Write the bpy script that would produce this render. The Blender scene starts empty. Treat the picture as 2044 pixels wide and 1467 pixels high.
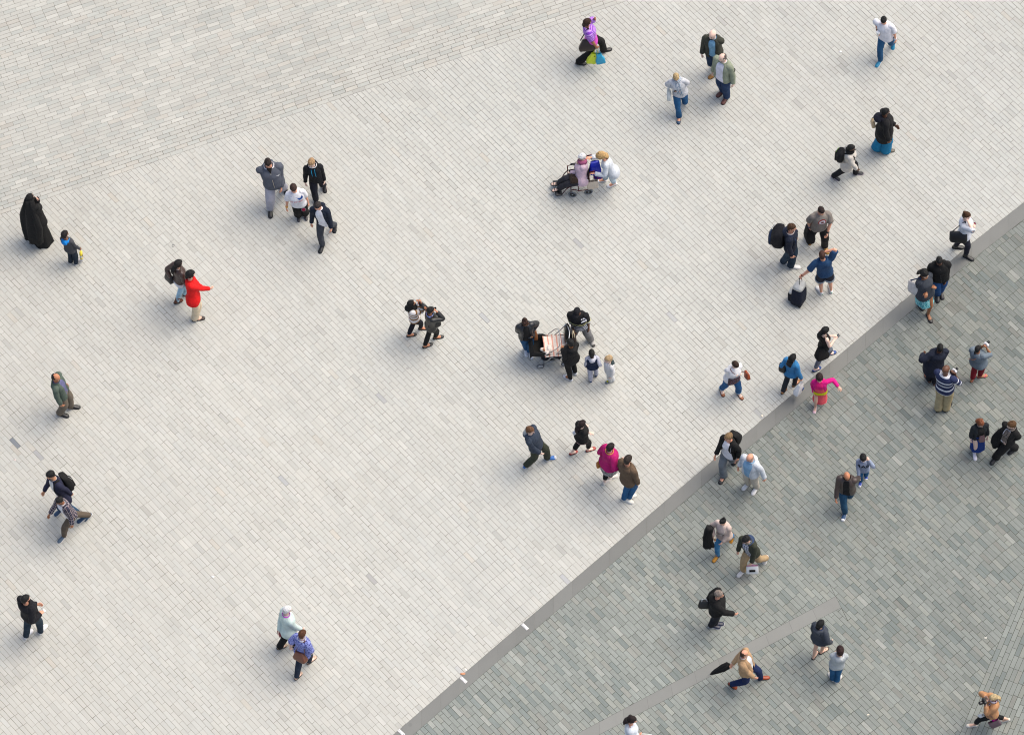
import bpy, math, random
from mathutils import Vector, Matrix, noise
from mathutils.bvhtree import BVHTree
V = Vector
PI = math.pi
rnd = random.Random(7)
scene = bpy.context.scene
COL = scene.collection

# ------------------------------------------------------------------ camera
S = 0.99                                   # metres per survey unit
F_PX, TILT, ROLL, AZ = 9592.19, 0.489694, -0.0664275, -0.912773
CAM = V((0.0, -52.0 * S, 97.4316 * S))
PW, PH = 2044, 1467
ct, st = math.cos(TILT), math.sin(TILT)
_r = V((1, 0, 0)); _u = V((0, ct, st)); CD = V((0, st, -ct))
CR = _r * math.cos(ROLL) + _u * math.sin(ROLL)
CU = _u * math.cos(ROLL) - _r * math.sin(ROLL)
cam_data = bpy.data.cameras.new('camera'); cam = bpy.data.objects.new('camera', cam_data); COL.objects.link(cam)
cam.matrix_world = Matrix(((CR.x, CU.x, -CD.x, CAM.x), (CR.y, CU.y, -CD.y, CAM.y), (CR.z, CU.z, -CD.z, CAM.z), (0, 0, 0, 1)))
cam_data.sensor_width = 36.0; cam_data.lens = F_PX / PW * 36.0
cam_data.clip_start = 1.0; cam_data.clip_end = 2000.0
scene.camera = cam

def ray(p):
    return CD * F_PX + CR * (p[0] - PW / 2) - CU * (p[1] - PH / 2)
def G(p, z=0.0):
    """the place at height z that the photograph shows at pixel p"""
    d = ray(p); t = (z - CAM.z) / d.z
    return CAM + d * t
CROP = dict(c1=(0,360,7.333), c2=(300,490,8.63), c3=(480,300,6.668), c4=(60,720,11.283), c5=(60,920,8.15), c6=(0,1160,11.285),
    c7=(520,1190,8.15), c8=(780,570,10.479), d1=(1110,10,10.479), d2=(1300,40,6.67), d3=(1700,10,10.479), d4=(1640,190,7.722),
    d5=(1080,280,10.479), d6=(1510,390,6.11), d7=(1790,400,5.642), d8=(1000,590,7.336), e1=(1420,630,6.668), e2=(1800,660,5.238),
    e3=(1010,810,6.667), e4=(1400,840,8.629), e5=(1630,880,8.629), e6=(1380,1010,8.628), e7=(1380,1150,5.868), e8=(1900,1340,11.549),
    f1=(1180,1380,12.775), full=(0,0,1))
def Q(c, p):
    o = CROP[c]; return (o[0] + p[0] / o[2], o[1] + p[1] / o[2])
def yaw_at(p, deg, z=0.0):
    """world heading of a screen direction (0 right, 90 up) on the ground at pixel p"""
    a = math.radians(deg)
    d = G((p[0] + 20 * math.cos(a), p[1] - 20 * math.sin(a)), z) - G(p, z)
    return math.atan2(d.y, d.x)

# ------------------------------------------------------------------ world and light
SUN_EL, SUN_AZ = math.radians(60), math.radians(24)      # azimuth: from +x towards +y
w = bpy.data.worlds.new('World'); scene.world = w; w.use_nodes = True
nt = w.node_tree
sky = nt.nodes.new('ShaderNodeTexSky'); sky.sky_type = 'NISHITA'; sky.sun_disc = False
sky.sun_elevation = SUN_EL; sky.sun_rotation = PI / 2 - SUN_AZ
sky.air_density = 1.0; sky.dust_density = 5.5; sky.ozone_density = 0.6
bg = nt.nodes['Background']; bg.inputs['Strength'].default_value = 0.15
nt.links.new(sky.outputs['Color'], bg.inputs['Color'])
sl = bpy.data.lights.new('sun', 'SUN'); sl.energy = 1.05; sl.angle = math.radians(50); sl.color = (0.985, 0.985, 0.89)
so = bpy.data.objects.new('sun', sl); COL.objects.link(so)
sd = V((math.cos(SUN_EL) * math.cos(SUN_AZ), math.cos(SUN_EL) * math.sin(SUN_AZ), math.sin(SUN_EL)))
so.rotation_euler = sd.to_track_quat('Z', 'Y').to_euler(); so.location = sd * 60
vs = scene.view_settings
vs.view_transform = 'Standard'; vs.look = 'None'; vs.gamma = 1.0; vs.exposure = EXPOSURE = 0.59
try: vs.use_curve_mapping = False
except Exception: pass
scene.cycles.use_denoising = True
scene.cycles.pixel_filter_type = 'BLACKMAN_HARRIS'; scene.cycles.filter_width = 1.05
scene.cycles.max_bounces = 6

# ------------------------------------------------------------------ materials
def lin(h):
    h = h.lstrip('#'); c = [int(h[i:i + 2], 16) / 255 for i in (0, 2, 4)]
    return [x / 12.92 if x <= .04045 else ((x + .055) / 1.055) ** 2.4 for x in c]
GAIN = 1.3
def A(h, g=None):
    """base colour of something the photograph shows as sRGB h"""
    c = [x / (g or GAIN) for x in lin(h)]
    return [min(.82, max(.011, x)) for x in c] + [1.0]
_M = {}
class NB:
    def __init__(s, name):
        s.m = bpy.data.materials.new(name); s.m.use_nodes = True; s.t = s.m.node_tree
        s.b = s.t.nodes['Principled BSDF']
    def n(s, typ, **kw):
        o = s.t.nodes.new('ShaderNode' + typ)
        for k, v in kw.items():
            if k in o.inputs: o.inputs[k].default_value = v
            else: setattr(o, k, v)
        return o
    def l(s, a, b): s.t.links.new(a, b)
    def mix(s, fac, a, b, mode='MIX'):
        o = s.t.nodes.new('ShaderNodeMix'); o.data_type = 'RGBA'; o.blend_type = mode
        for i, v in ((0, fac), (6, a), (7, b)):
            if hasattr(v, 'links'): s.l(v, o.inputs[i])
            elif i == 0: o.inputs[0].default_value = v
            else: o.inputs[i].default_value = list(v)[:3] + [1]
        return o.outputs[2]
    def math(s, op, a, b=0.0, c=0.0):
        o = s.t.nodes.new('ShaderNodeMath'); o.operation = op
        for i, v in enumerate((a, b, c)):
            if hasattr(v, 'links'): s.l(v, o.inputs[i])
            else: o.inputs[i].default_value = v
        return o.outputs[0]
def M(hx, kind='cloth', name=None):
    key = (hx, kind)
    if key in _M: return _M[key]
    b = NB((name or kind) + '_' + hx.strip('#')); c = A(hx)
    co = b.n('TexCoord').outputs['Object']
    if kind == 'skin':
        at = b.n('VertexColor', layer_name='tone').outputs['Color']
        nz = b.n('TexNoise', Scale=30.0); b.l(co, nz.inputs['Vector'])
        b.l(b.mix(b.math('MULTIPLY', nz.outputs[0], .25), at, [x * .8 for x in c], 'MIX'), b.b.inputs['Base Color'])
        b.b.inputs['Roughness'].default_value = .5
        try: b.b.inputs['Subsurface Weight'].default_value = .06; b.b.inputs['Subsurface Radius'].default_value = (.012, .005, .003)
        except KeyError: pass
    elif kind in ('cloth', 'denim', 'knit'):
        n1 = b.n('TexNoise', Scale=9.0 if kind == 'cloth' else 5.0, Detail=4.0); n2 = b.n('TexNoise', Scale=140.0, Detail=2.0)
        b.l(co, n1.inputs['Vector']); b.l(co, n2.inputs['Vector'])
        k = .35 if kind != 'denim' else .9
        hi = [min(.84, x * (1.12 if kind != 'denim' else 1.5) + (.01 if kind == 'denim' else 0)) for x in c]; lo = [x * .86 for x in c]
        r = b.n('MapRange'); r.inputs['From Min'].default_value = .32; r.inputs['From Max'].default_value = .68; b.l(n1.outputs[0], r.inputs[0])
        m1 = b.mix(r.outputs[0], lo, hi)
        m2 = b.mix(b.math('MULTIPLY', n2.outputs[0], .3), m1, [x * .75 for x in c])
        b.l(m2, b.b.inputs['Base Color']); b.b.inputs['Roughness'].default_value = .88
        b.b.inputs['Specular IOR Level'].default_value = .25
        wv = b.n('TexNoise', Scale=10.0, Detail=3.0, Distortion=2.2); b.l(co, wv.inputs['Vector'])
        bp = b.n('Bump', Strength=.55, Distance=.035); b.l(wv.outputs[0], bp.inputs['Height']); b.l(bp.outputs[0], b.b.inputs['Normal'])
    elif kind in ('leather', 'plastic', 'shiny', 'metal', 'rubber', 'paper'):
        n1 = b.n('TexNoise', Scale=22.0, Detail=4.0); b.l(co, n1.inputs['Vector'])
        b.l(b.mix(n1.outputs[0], [x * .82 for x in c], [min(.85, x * 1.12) for x in c]), b.b.inputs['Base Color'])
        b.b.inputs['Roughness'].default_value = dict(leather=.42, plastic=.4, shiny=.22, metal=.32, rubber=.8, paper=.6)[kind]
        if kind == 'metal': b.b.inputs['Metallic'].default_value = .8
        bp = b.n('Bump', Strength=.3 if kind != 'metal' else .05, Distance=.02); b.l(n1.outputs[0], bp.inputs['Height']); b.l(bp.outputs[0], b.b.inputs['Normal'])
    elif kind == 'hair':
        mp = b.n('Mapping'); mp.inputs['Scale'].default_value = (1, 1, .28); b.l(co, mp.inputs[0])
        n1 = b.n('TexNoise', Scale=75.0, Detail=3.0, Distortion=.8); b.l(mp.outputs[0], n1.inputs['Vector'])
        r = b.n('MapRange'); r.inputs['From Min'].default_value = .35; r.inputs['From Max'].default_value = .65; b.l(n1.outputs[0], r.inputs[0])
        b.l(b.mix(r.outputs[0], [x * .55 for x in c], [min(.8, x * 1.35) for x in c]), b.b.inputs['Base Color'])
        b.b.inputs['Roughness'].default_value = .62; b.b.inputs['Specular IOR Level'].default_value = .22
        bp = b.n('Bump', Strength=.6, Distance=.015); b.l(n1.outputs[0], bp.inputs['Height']); b.l(bp.outputs[0], b.b.inputs['Normal'])
    _M[key] = b.m
    return b.m
def MP(kind, a, c, per=.06, duty=.5, d=None):
    """patterned cloth: stripes, plaid, check, spots, print; uses the garment's own UV in metres"""
    key = (kind, a, c, per, duty, d)
    if key in _M: return _M[key]
    b = NB('patterned_' + kind); ca, cc = A(a), A(c); cd = A(d) if d else cc
    uv = b.n('UVMap').outputs[0]; sp = b.n('SeparateXYZ'); b.l(uv, sp.inputs[0]); u, v = sp.outputs[0], sp.outputs[1]
    nz = b.n('TexNoise', Scale=12.0); b.l(uv, nz.inputs['Vector'])
    def band(x, p, du, off=0.0):
        x = b.math('ADD', x, b.math('MULTIPLY', nz.outputs[0], p * .12))
        return b.math('LESS_THAN', b.math('FRACT', b.math('ADD', b.math('DIVIDE', x, p), off)), du)
    if kind == 'stripes': col = b.mix(band(v, per, duty), ca, cc)
    elif kind == 'vstripes': col = b.mix(band(u, per, duty), ca, cc)
    elif kind == 'plaid':
        c1 = b.mix(band(u, per, .45), ca, cd); c2 = b.mix(b.math('MULTIPLY', band(v, per, .45), .6), c1, [x * .5 for x in cd])
        ln = b.math('MAXIMUM', band(u, per, .09, .3), band(v, per, .09, .3)); col = b.mix(ln, c2, cc)
    elif kind == 'check':
        x = b.math('MAXIMUM', b.math('MULTIPLY', band(u, per, .5), 1.0), b.math('MULTIPLY', band(v, per, .5), 1.0)); y = b.math('MULTIPLY', band(u, per, .5), band(v, per, .5))
        col = b.mix(y, b.mix(x, ca, [(p + q) / 2 for p, q in zip(ca, cc)]), cc)
    elif kind == 'spots':
        vo = b.n('TexVoronoi', Scale=1.0 / per); b.l(uv, vo.inputs['Vector'])
        col = b.mix(b.math('LESS_THAN', vo.outputs['Distance'], duty), ca, cc)
    else:
        n2 = b.n('TexNoise', Scale=1.0 / per, Detail=3.0, Distortion=2.0); b.l(uv, n2.inputs['Vector'])
        col = b.mix(b.math('GREATER_THAN', n2.outputs[0], duty), ca, cc)
        if d:
            n3 = b.n('TexNoise', Scale=.7 / per, Detail=2.0); b.l(uv, n3.inputs['Vector']); col = b.mix(b.math('GREATER_THAN', n3.outputs[0], .58), col, cd)
    b.l(col, b.b.inputs['Base Color']); b.b.inputs['Roughness'].default_value = .85
    wv = b.n('TexNoise', Scale=14.0, Detail=3.0, Distortion=1.6); b.l(b.n('TexCoord').outputs['Object'], wv.inputs['Vector'])
    bp = b.n('Bump', Strength=.5, Distance=.035); b.l(wv.outputs[0], bp.inputs['Height']); b.l(bp.outputs[0], b.b.inputs['Normal'])
    _M[key] = b.m
    return b.m

# ------------------------------------------------------------------ mesh helper
def cr_path(pts, k=3):
    """smooth a polyline (Catmull-Rom)"""
    if len(pts) < 3: return [V(p) for p in pts]
    P = [V(p) for p in pts]; P = [P[0] * 2 - P[1]] + P + [P[-1] * 2 - P[-2]]; out = []
    for i in range(1, len(P) - 2):
        for j in range(k):
            t = j / k; a, b, c, d = P[i - 1], P[i], P[i + 1], P[i + 2]
            out.append(.5 * ((2 * b) + (c - a) * t + (2 * a - 5 * b + 4 * c - d) * t * t + (3 * b - a - 3 * c + d) * t ** 3))
    out.append(P[-2]); return out
def cr_val(v, k=3):
    return [x.x for x in cr_path([V((q, 0, 0)) for q in v], k)] if len(v) > 2 else v
class MB:
    def __init__(s): s.v = []; s.f = []; s.m = []; s.uv = []
    def loft(s, rings, mi=0, closed=True, cap=(True, True), us=None):
        """rings: lists of points, all the same length"""
        n = len(rings[0]); b0 = len(s.v); vv = 0.0; pc = None; vl = []
        for r in rings:
            c = sum(r, V()) / n
            if pc is not None: vv += (c - pc).length
            pc = c; vl.append(vv); s.v += r
        circ = max(sum((r[i] - r[i - 1]).length for i in range(1 if not closed else 0, n)) for r in rings)
        m = n if closed else n - 1
        for k in range(len(rings) - 1):
            for i in range(m):
                j = (i + 1) % n
                s.f.append((b0 + k * n + i, b0 + k * n + j, b0 + (k + 1) * n + j, b0 + (k + 1) * n + i)); s.m.append(mi)
                ua, ub = circ * i / n, circ * (i + 1) / n
                s.uv.append(((ua, vl[k]), (ub, vl[k]), (ub, vl[k + 1]), (ua, vl[k + 1])))
        if closed:
            for e, (k, fl) in enumerate(((0, True), (len(rings) - 1, False))):
                if cap[e]:
                    c = sum(rings[k], V()) / n; ci = len(s.v); s.v.append(c)
                    for i in range(n):
                        j = (i + 1) % n; a, b = b0 + k * n + i, b0 + k * n + j
                        s.f.append((b, a, ci) if fl else (a, b, ci)); s.m.append(mi); q = (circ * i / n, vl[k]); s.uv.append((q, q, q))
        return s
    def tube(s, pts, rad, n=10, mi=0, smooth=0, cap=(True, True), flat=1.0, ref=None):
        if smooth:
            rad = cr_val(rad if hasattr(rad, '__len__') else [rad] * len(pts), smooth); pts = cr_path(pts, smooth)
        pts = [V(p) for p in pts]
        if not hasattr(rad, '__len__'): rad = [rad] * len(pts)
        rings = []; x = None
        for i, p in enumerate(pts):
            t = (pts[min(i + 1, len(pts) - 1)] - pts[max(i - 1, 0)]).normalized()
            if x is None:
                q = ref if ref is not None else (V((0, 0, 1)) if abs(t.z) < .9 else V((1, 0, 0)))
                x = (q - t * q.dot(t)).normalized()
            else:
                x = (x - t * x.dot(t)).normalized()
            y = t.cross(x); r = rad[i]
            rings.append([p + x * (r * math.cos(2 * PI * k / n)) + y * (r * flat * math.sin(2 * PI * k / n)) for k in range(n)])
        return s.loft(rings, mi, cap=cap)
    def ball(s, c, r, ax=None, n=10, m=7, mi=0, nz=0.0, nf=20.0):
        """ellipsoid; r = (x,y,z) radii along axes ax"""
        ax = ax or (V((1, 0, 0)), V((0, 1, 0)), V((0, 0, 1))); r = r if hasattr(r, '__len__') else (r, r, r); rings = []
        for k in range(m + 1):
            a = -PI / 2 + PI * (k + .0) / m; a = max(-PI / 2 + .05, min(PI / 2 - .05, a)); ring = []
            for i in range(n):
                p = 2 * PI * i / n
                q = ax[0] * (r[0] * math.cos(a) * math.cos(p)) + ax[1] * (r[1] * math.cos(a) * math.sin(p)) + ax[2] * (r[2] * math.sin(a))
                if nz: q *= 1 + nz * noise.noise((c + q) * nf)
                ring.append(c + q)
            rings.append(ring)
        return s.loft(rings, mi)
    def box(s, c, d, ax=None, mi=0, taper=1.0, bev=.0):
        """box of size d about c; rounded a little when bev > 0"""
        ax = ax or (V((1, 0, 0)), V((0, 1, 0)), V((0, 0, 1))); x, y, z = d[0] / 2, d[1] / 2, d[2] / 2; c = V(c)
        prof = [(-z, 1)] if not bev else [(-z, 1 - bev / min(x, y)), (-z + bev, 1)]
        prof += [(z, taper)] if not bev else [(z - bev, taper), (z, taper - bev / min(x, y))]
        e = bev or .0; rings = []
        for h, k in prof:
            X, Y = x * k, y * k; pts = [(-X, -Y + e), (-X + e, -Y), (X - e, -Y), (X, -Y + e), (X, Y - e), (X - e, Y), (-X + e, Y), (-X, Y - e)] if bev else [(-X, -Y), (X, -Y), (X, Y), (-X, Y)]
            rings.append([c + ax[0] * p[0] + ax[1] * p[1] + ax[2] * h for p in pts])
        return s.loft(rings, mi)
    def poly(s, pts, mi=0):
        b = len(s.v); s.v += [V(p) for p in pts]; s.f.append(tuple(range(b, b + len(pts)))); s.m.append(mi); s.uv.append(tuple((p[0], p[1]) for p in pts)); return s
    def crumple(s, amp, fr=9.0, seed=0.0, start=0):
        o = V((seed * 3.1, seed * 1.7, seed))
        for i in range(start, len(s.v)):
            p = s.v[i]; s.v[i] = p + V((noise.noise(p * fr + o), noise.noise(p * fr + o + V((9, 0, 0))), noise.noise(p * fr + o + V((0, 9, 0))) * .6)) * amp
        return s
    def mesh(s, name, mats, org=V()):
        me = bpy.data.meshes.new(name)
        me.from_pydata([tuple(p - org) for p in s.v], [], s.f)
        for m in mats: me.materials.append(m)
        me.polygons.foreach_set('material_index', s.m)
        me.polygons.foreach_set('use_smooth', [True] * len(s.f))
        uv = me.uv_layers.new(name='UVMap'); flat = []
        for q in s.uv:
            for a in q: flat += [a[0], a[1]]
        uv.data.foreach_set('uv', flat)
        me.update(); return me
    def build(s, name, mats, parent=None, org=None, label=None, cat=None, group=None, sharp=None):
        """link as ONE object; org = world place of the object's origin (the parent's own when it has one)"""
        mats = mats if isinstance(mats, (list, tuple)) else [mats]
        if org is None: org = ORG.get(parent.name, V()) if parent else V()
        me = s.mesh(name, mats, org); o = bpy.data.objects.new(name, me); COL.objects.link(o)
        if sharp is not None: 
            try: me.set_sharp_from_angle(angle=math.radians(sharp))
            except Exception: pass
        if parent: o.parent = parent
        else: o.location = org
        ORG[o.name] = V(org)
        if label: o['label'] = label
        if cat: o['category'] = cat
        if group: o['group'] = group
        return o
ORG = {}
def thing(name, loc, label, cat, group=None):
    o = bpy.data.objects.new(name, None); COL.objects.link(o); o.location = loc; ORG[o.name] = V(loc)
    o['label'] = label; o['category'] = cat; o.empty_display_size = .1
    if group: o['group'] = group
    return o
# ------------------------------------------------------------------ the paving
def gp(x, y): p = G((x, y)); return (p.x, p.y)
def clip(poly, a, b, keep_left=True):
    """part of a convex polygon on one side of the line a-b"""
    s = 1 if keep_left else -1; out = []
    def d(p): return s * ((b[0] - a[0]) * (p[1] - a[1]) - (b[1] - a[1]) * (p[0] - a[0]))
    for i in range(len(poly)):
        p, q = poly[i], poly[(i + 1) % len(poly)]; dp, dq = d(p), d(q)
        if dp >= 0: out.append(p)
        if dp * dq < 0:
            t = dp / (dp - dq); out.append((p[0] + (q[0] - p[0]) * t, p[1] + (q[1] - p[1]) * t))
    return out if len(out) > 2 else []
BAND_UP = [(-420, 2470), (795.5, 1456.8), (1000, 1280), (1200, 1109.8), (1400, 938), (1507, 850), (1700, 687.7), (1933, 491), (2044, 404), (2500, 35)]
BAND_UP = [gp(*p) for p in BAND_UP]
BAND_LO = [(-420, 2503), (795.5, 1491), (1000, 1313.5), (1200, 1143), (1400, 971), (1507, 883), (1700, 720.5), (1933, 524.5), (2044, 438), (2500, 69)]
BAND_LO = [gp(*p) for p in BAND_LO]
TL = [gp(-300, 530.5), gp(1280, -8)]; tld = V(TL[1]) - V(TL[0]); TLE = [TL[0], tuple(V(TL[0]) + tld * 1.7)]
BR = [gp(2083, 1073), gp(1915, 1467)]; brd = V(BR[1]) - V(BR[0]); BRE = [tuple(V(BR[0]) - brd * .8), tuple(V(BR[0]) + brd * 2)]
ST = [gp(1668, 1190), gp(1679, 1212), gp(1140, 1497), gp(1100, 1491.5)]     # the short stone strip: upper right, lower right, lower left, upper left
ST[2] = gp(1100, 1516)
def seg_of(pl, p):
    for i in range(len(pl) - 1):
        if p[0] < pl[i + 1][0] or i == len(pl) - 2: return pl[i], pl[i + 1]
def side(a, b, p): return (b[0] - a[0]) * (p[1] - a[1]) - (b[1] - a[1]) * (p[0] - a[0])

UX = V((math.cos(AZ), math.sin(AZ)))
X0, X1, Y0, Y1 = -16.4, 17.0, -12.2, 12.7                    # the laid paving, a little wider than the picture
def fbm(p, s): return noise.noise(V((p[0] * s, p[1] * s, 3.3))) * .6 + noise.noise(V((p[0] * s * 2.3, p[1] * s * 2.3, 7.7))) * .4
class Pavers:
    def __init__(s): s.v = []; s.f = []; s.c = []
    def add(s, poly, col, dz):
        n = len(poly); b = len(s.v); cx = sum(p[0] for p in poly) / n; cy = sum(p[1] for p in poly) / n
        q = []
        for i in range(n):                                   # pull in for the joint
            q.append(poly[i])
        s.v += [(p[0], p[1], dz) for p in q]; s.v += [(cx + (p[0] - cx) * 1.012, cy + (p[1] - cy) * 1.012, -.02) for p in q]
        s.f.append(tuple(range(b, b + n))); s.c.append((col, n))
        for i in range(n):
            j = (i + 1) % n; s.f.append((b + i, b + n + i, b + n + j, b + j)); s.c.append((col, 4))
    def build(s, name, mat):
        me = bpy.data.meshes.new(name); me.from_pydata(s.v, [], s.f); me.materials.append(mat)
        ca = me.color_attributes.new('stone', 'FLOAT_COLOR', 'CORNER'); fl = []
        for c, n in s.c: fl += [c[0], c[1], c[2], 1.0] * n
        ca.data.foreach_set('color', fl)
        o = bpy.data.objects.new(name, me); COL.objects.link(o); o['kind'] = 'structure'; return o
def ccw(poly):
    a = sum(poly[i][0] * poly[(i + 1) % len(poly)][1] - poly[(i + 1) % len(poly)][0] * poly[i][1] for i in range(len(poly)))
    return poly if a > 0 else poly[::-1]
def shrink(poly, g, e=0):
    """each edge moved in by about g"""
    p = ccw(poly); n = len(p); out = p
    for i in range(n):
        a, b = V(p[i]), V(p[(i + 1) % n]); d = (b - a)
        if d.length < 1e-4: continue
        nn = V((-d.y, d.x)).normalized() * g
        out = clip(out, tuple(a + nn), tuple(b + nn)) if out else out
    return out
def lay(target, udir, origin, L, W, tone, keep, gap):
    ux, uy = udir; vx, vy = -uy, ux
    cs = [((x - origin[0]) * ux + (y - origin[1]) * uy, (x - origin[0]) * vx + (y - origin[1]) * vy) for x in (X0, X1) for y in (Y0, Y1)]
    i0, i1 = int(min(c[0] for c in cs) / L) - 2, int(max(c[0] for c in cs) / L) + 2; j0, j1 = int(min(c[1] for c in cs) / W) - 1, int(max(c[1] for c in cs) / W) + 1
    for j in range(j0, j1):
        off = (j % 2) * .5 * L + .06 * L * math.sin(j * .37) + rnd.gauss(0, .02) * L; wob = rnd.uniform(-.0015, .0015)
        course_tone = rnd.gauss(0, .012); joint = abs(rnd.gauss(0, .0018)); xs = []
        u = i0 * L + off
        while u < i1 * L:
            l = L
            if rnd.random() < .004: l = L * .5
            a = (u, j * W + wob); u2 = u + l
            cxl, cyl = u + l / 2, j * W + W / 2
            cx, cy = origin[0] + cxl * ux + cyl * vx, origin[1] + cxl * uy + cyl * vy
            if X0 < cx < X1 and Y0 < cy < Y1 and keep(cx, cy, None) is not False:
                g = gap + joint * .5 + abs(rnd.gauss(0, .0006))
                q = [(u, j * W), (u2, j * W), (u2, j * W + W), (u, j * W + W)]
                poly = [(origin[0] + p[0] * ux + p[1] * vx, origin[1] + p[0] * uy + p[1] * vy) for p in q]
                poly = keep(cx, cy, poly)
                tn = tone((cx, cy), course_tone) if poly else None
                for pc in (poly if poly and isinstance(poly[0], list) else [poly]):
                    if pc: pc = shrink(pc, g)
                    if pc: target.add(ccw(pc), tn, rnd.gauss(0, .0006))
            u = u2
ODD = {}
for p, c in (((37, 883), (.17, .185, .20)), ((69, 903), (.25, .255, .26)), ((1153, 480), (.27, .275, .28)), ((1158, 487), (.29, .295, .3)), ((965, 633), (.33, .34, .35)), ((1341, 637), (.34, .345, .355)),
             ((765, 797), (.30, .305, .31)), ((566, 957), (.33, .34, .35)), ((742, 1148), (.26, .255, .25)), ((1520, 830), (.3, .31, .31)), ((930, 1336), (.42, .42, .41)), ((1130, 1160), (.35, .36, .38))):
    ODD[gp(*p)] = c
def odd(p):
    for q, c in ODD.items():
        if abs(q[0] - p[0]) < .13 and abs(q[1] - p[1]) < .10: ODD.pop(q); return c
def tone_light(p, ct):
    c = odd(p)
    if c: return [x * .55 + y * .45 for x, y in zip(c, (.40, .40, .37))] if min(c) > .2 else c
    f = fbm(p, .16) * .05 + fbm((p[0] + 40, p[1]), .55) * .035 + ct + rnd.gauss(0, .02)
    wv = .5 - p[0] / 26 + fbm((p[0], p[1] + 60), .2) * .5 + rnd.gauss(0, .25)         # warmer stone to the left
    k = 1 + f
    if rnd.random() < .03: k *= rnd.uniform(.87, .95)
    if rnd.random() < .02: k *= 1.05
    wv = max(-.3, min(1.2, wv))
    k *= .86 - .07 * min(1, (((p[0] + 1.5) / 13) ** 2 + ((p[1] + 4) / 15) ** 2)) + .02 * fbm((p[0] - 20, p[1]), .12)     # vignette shading painted into the stone colour: palest near the middle, darker outwards
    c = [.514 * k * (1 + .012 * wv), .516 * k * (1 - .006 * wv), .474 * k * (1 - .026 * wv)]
    if rnd.random() < .005: c = [c[0] * 1.01, c[1] * .97, c[2] * .93]
    return c
def tone_top(p, ct):
    k = .87 + fbm(p, .2) * .05 + fbm((p[0] + 11, p[1]), .6) * .05 + rnd.gauss(0, .025) + ct
    r = rnd.random(); c = [.449 * k, .444 * k, .400 * k]
    if r < .07: c = [c[0] * 1.02, c[1] * .99, c[2] * .97]
    elif r < .3: c = [c[0] * .93, c[1] * .955, c[2] * .965]
    elif r < .38: c = [x * 1.09 for x in c]
    return c
def tone_dark(p, ct):
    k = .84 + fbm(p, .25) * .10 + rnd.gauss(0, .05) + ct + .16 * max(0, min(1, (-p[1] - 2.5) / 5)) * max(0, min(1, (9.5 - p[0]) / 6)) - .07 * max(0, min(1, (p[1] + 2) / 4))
    r = rnd.random(); c = [.230 * k, .249 * k, .227 * k]
    if r < .018: c = [.30 * k, .312 * k, .282 * k]
    elif r < .14: c = [c[0] * 1.10, c[1] * 1.07, c[2] * 1.04]
    elif r < .28: c = [c[0] * .80, c[1] * .84, c[2] * .86]
    elif r < .36: c = [c[0] * 1.02, c[1] * .97, c[2] * .95]
    return c
def keep_light(cx, cy, poly):
    a, b = seg_of(BAND_UP, (cx, cy)); d1 = side(a, b, (cx, cy)); d2 = side(*TLE, (cx, cy))
    if poly is None: return False if d1 < -6 or d2 > 12 else None
    if d1 < 25: poly = clip(poly, a, b)
    if poly and d2 > -12: poly = clip(poly, *TLE, keep_left=False)
    return poly
def keep_top(cx, cy, poly):
    d2 = side(*TLE, (cx, cy))
    if poly is None: return False if d2 < -8 else None
    return clip(poly, *TLE) if d2 < 12 else poly
INS = (sum(p[0] for p in ST) / 4, sum(p[1] for p in ST) / 4)
def keep_dark(cx, cy, poly):
    a, b = seg_of(BAND_LO, (cx, cy)); d1 = side(a, b, (cx, cy)); d2 = side(*BRE, (cx, cy))
    if poly is None: return False if d1 > 6 or d2 > 6 else None
    if d1 > -25: poly = clip(poly, a, b, False)
    if poly and d2 > -6: poly = clip(poly, *BRE, keep_left=False)
    return poly
def keep_corner(cx, cy, poly):
    d2 = side(*BRE, (cx, cy))
    if poly is None: return False if d2 < -5 else None
    return clip(poly, *BRE) if d2 < 6 else poly
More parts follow.
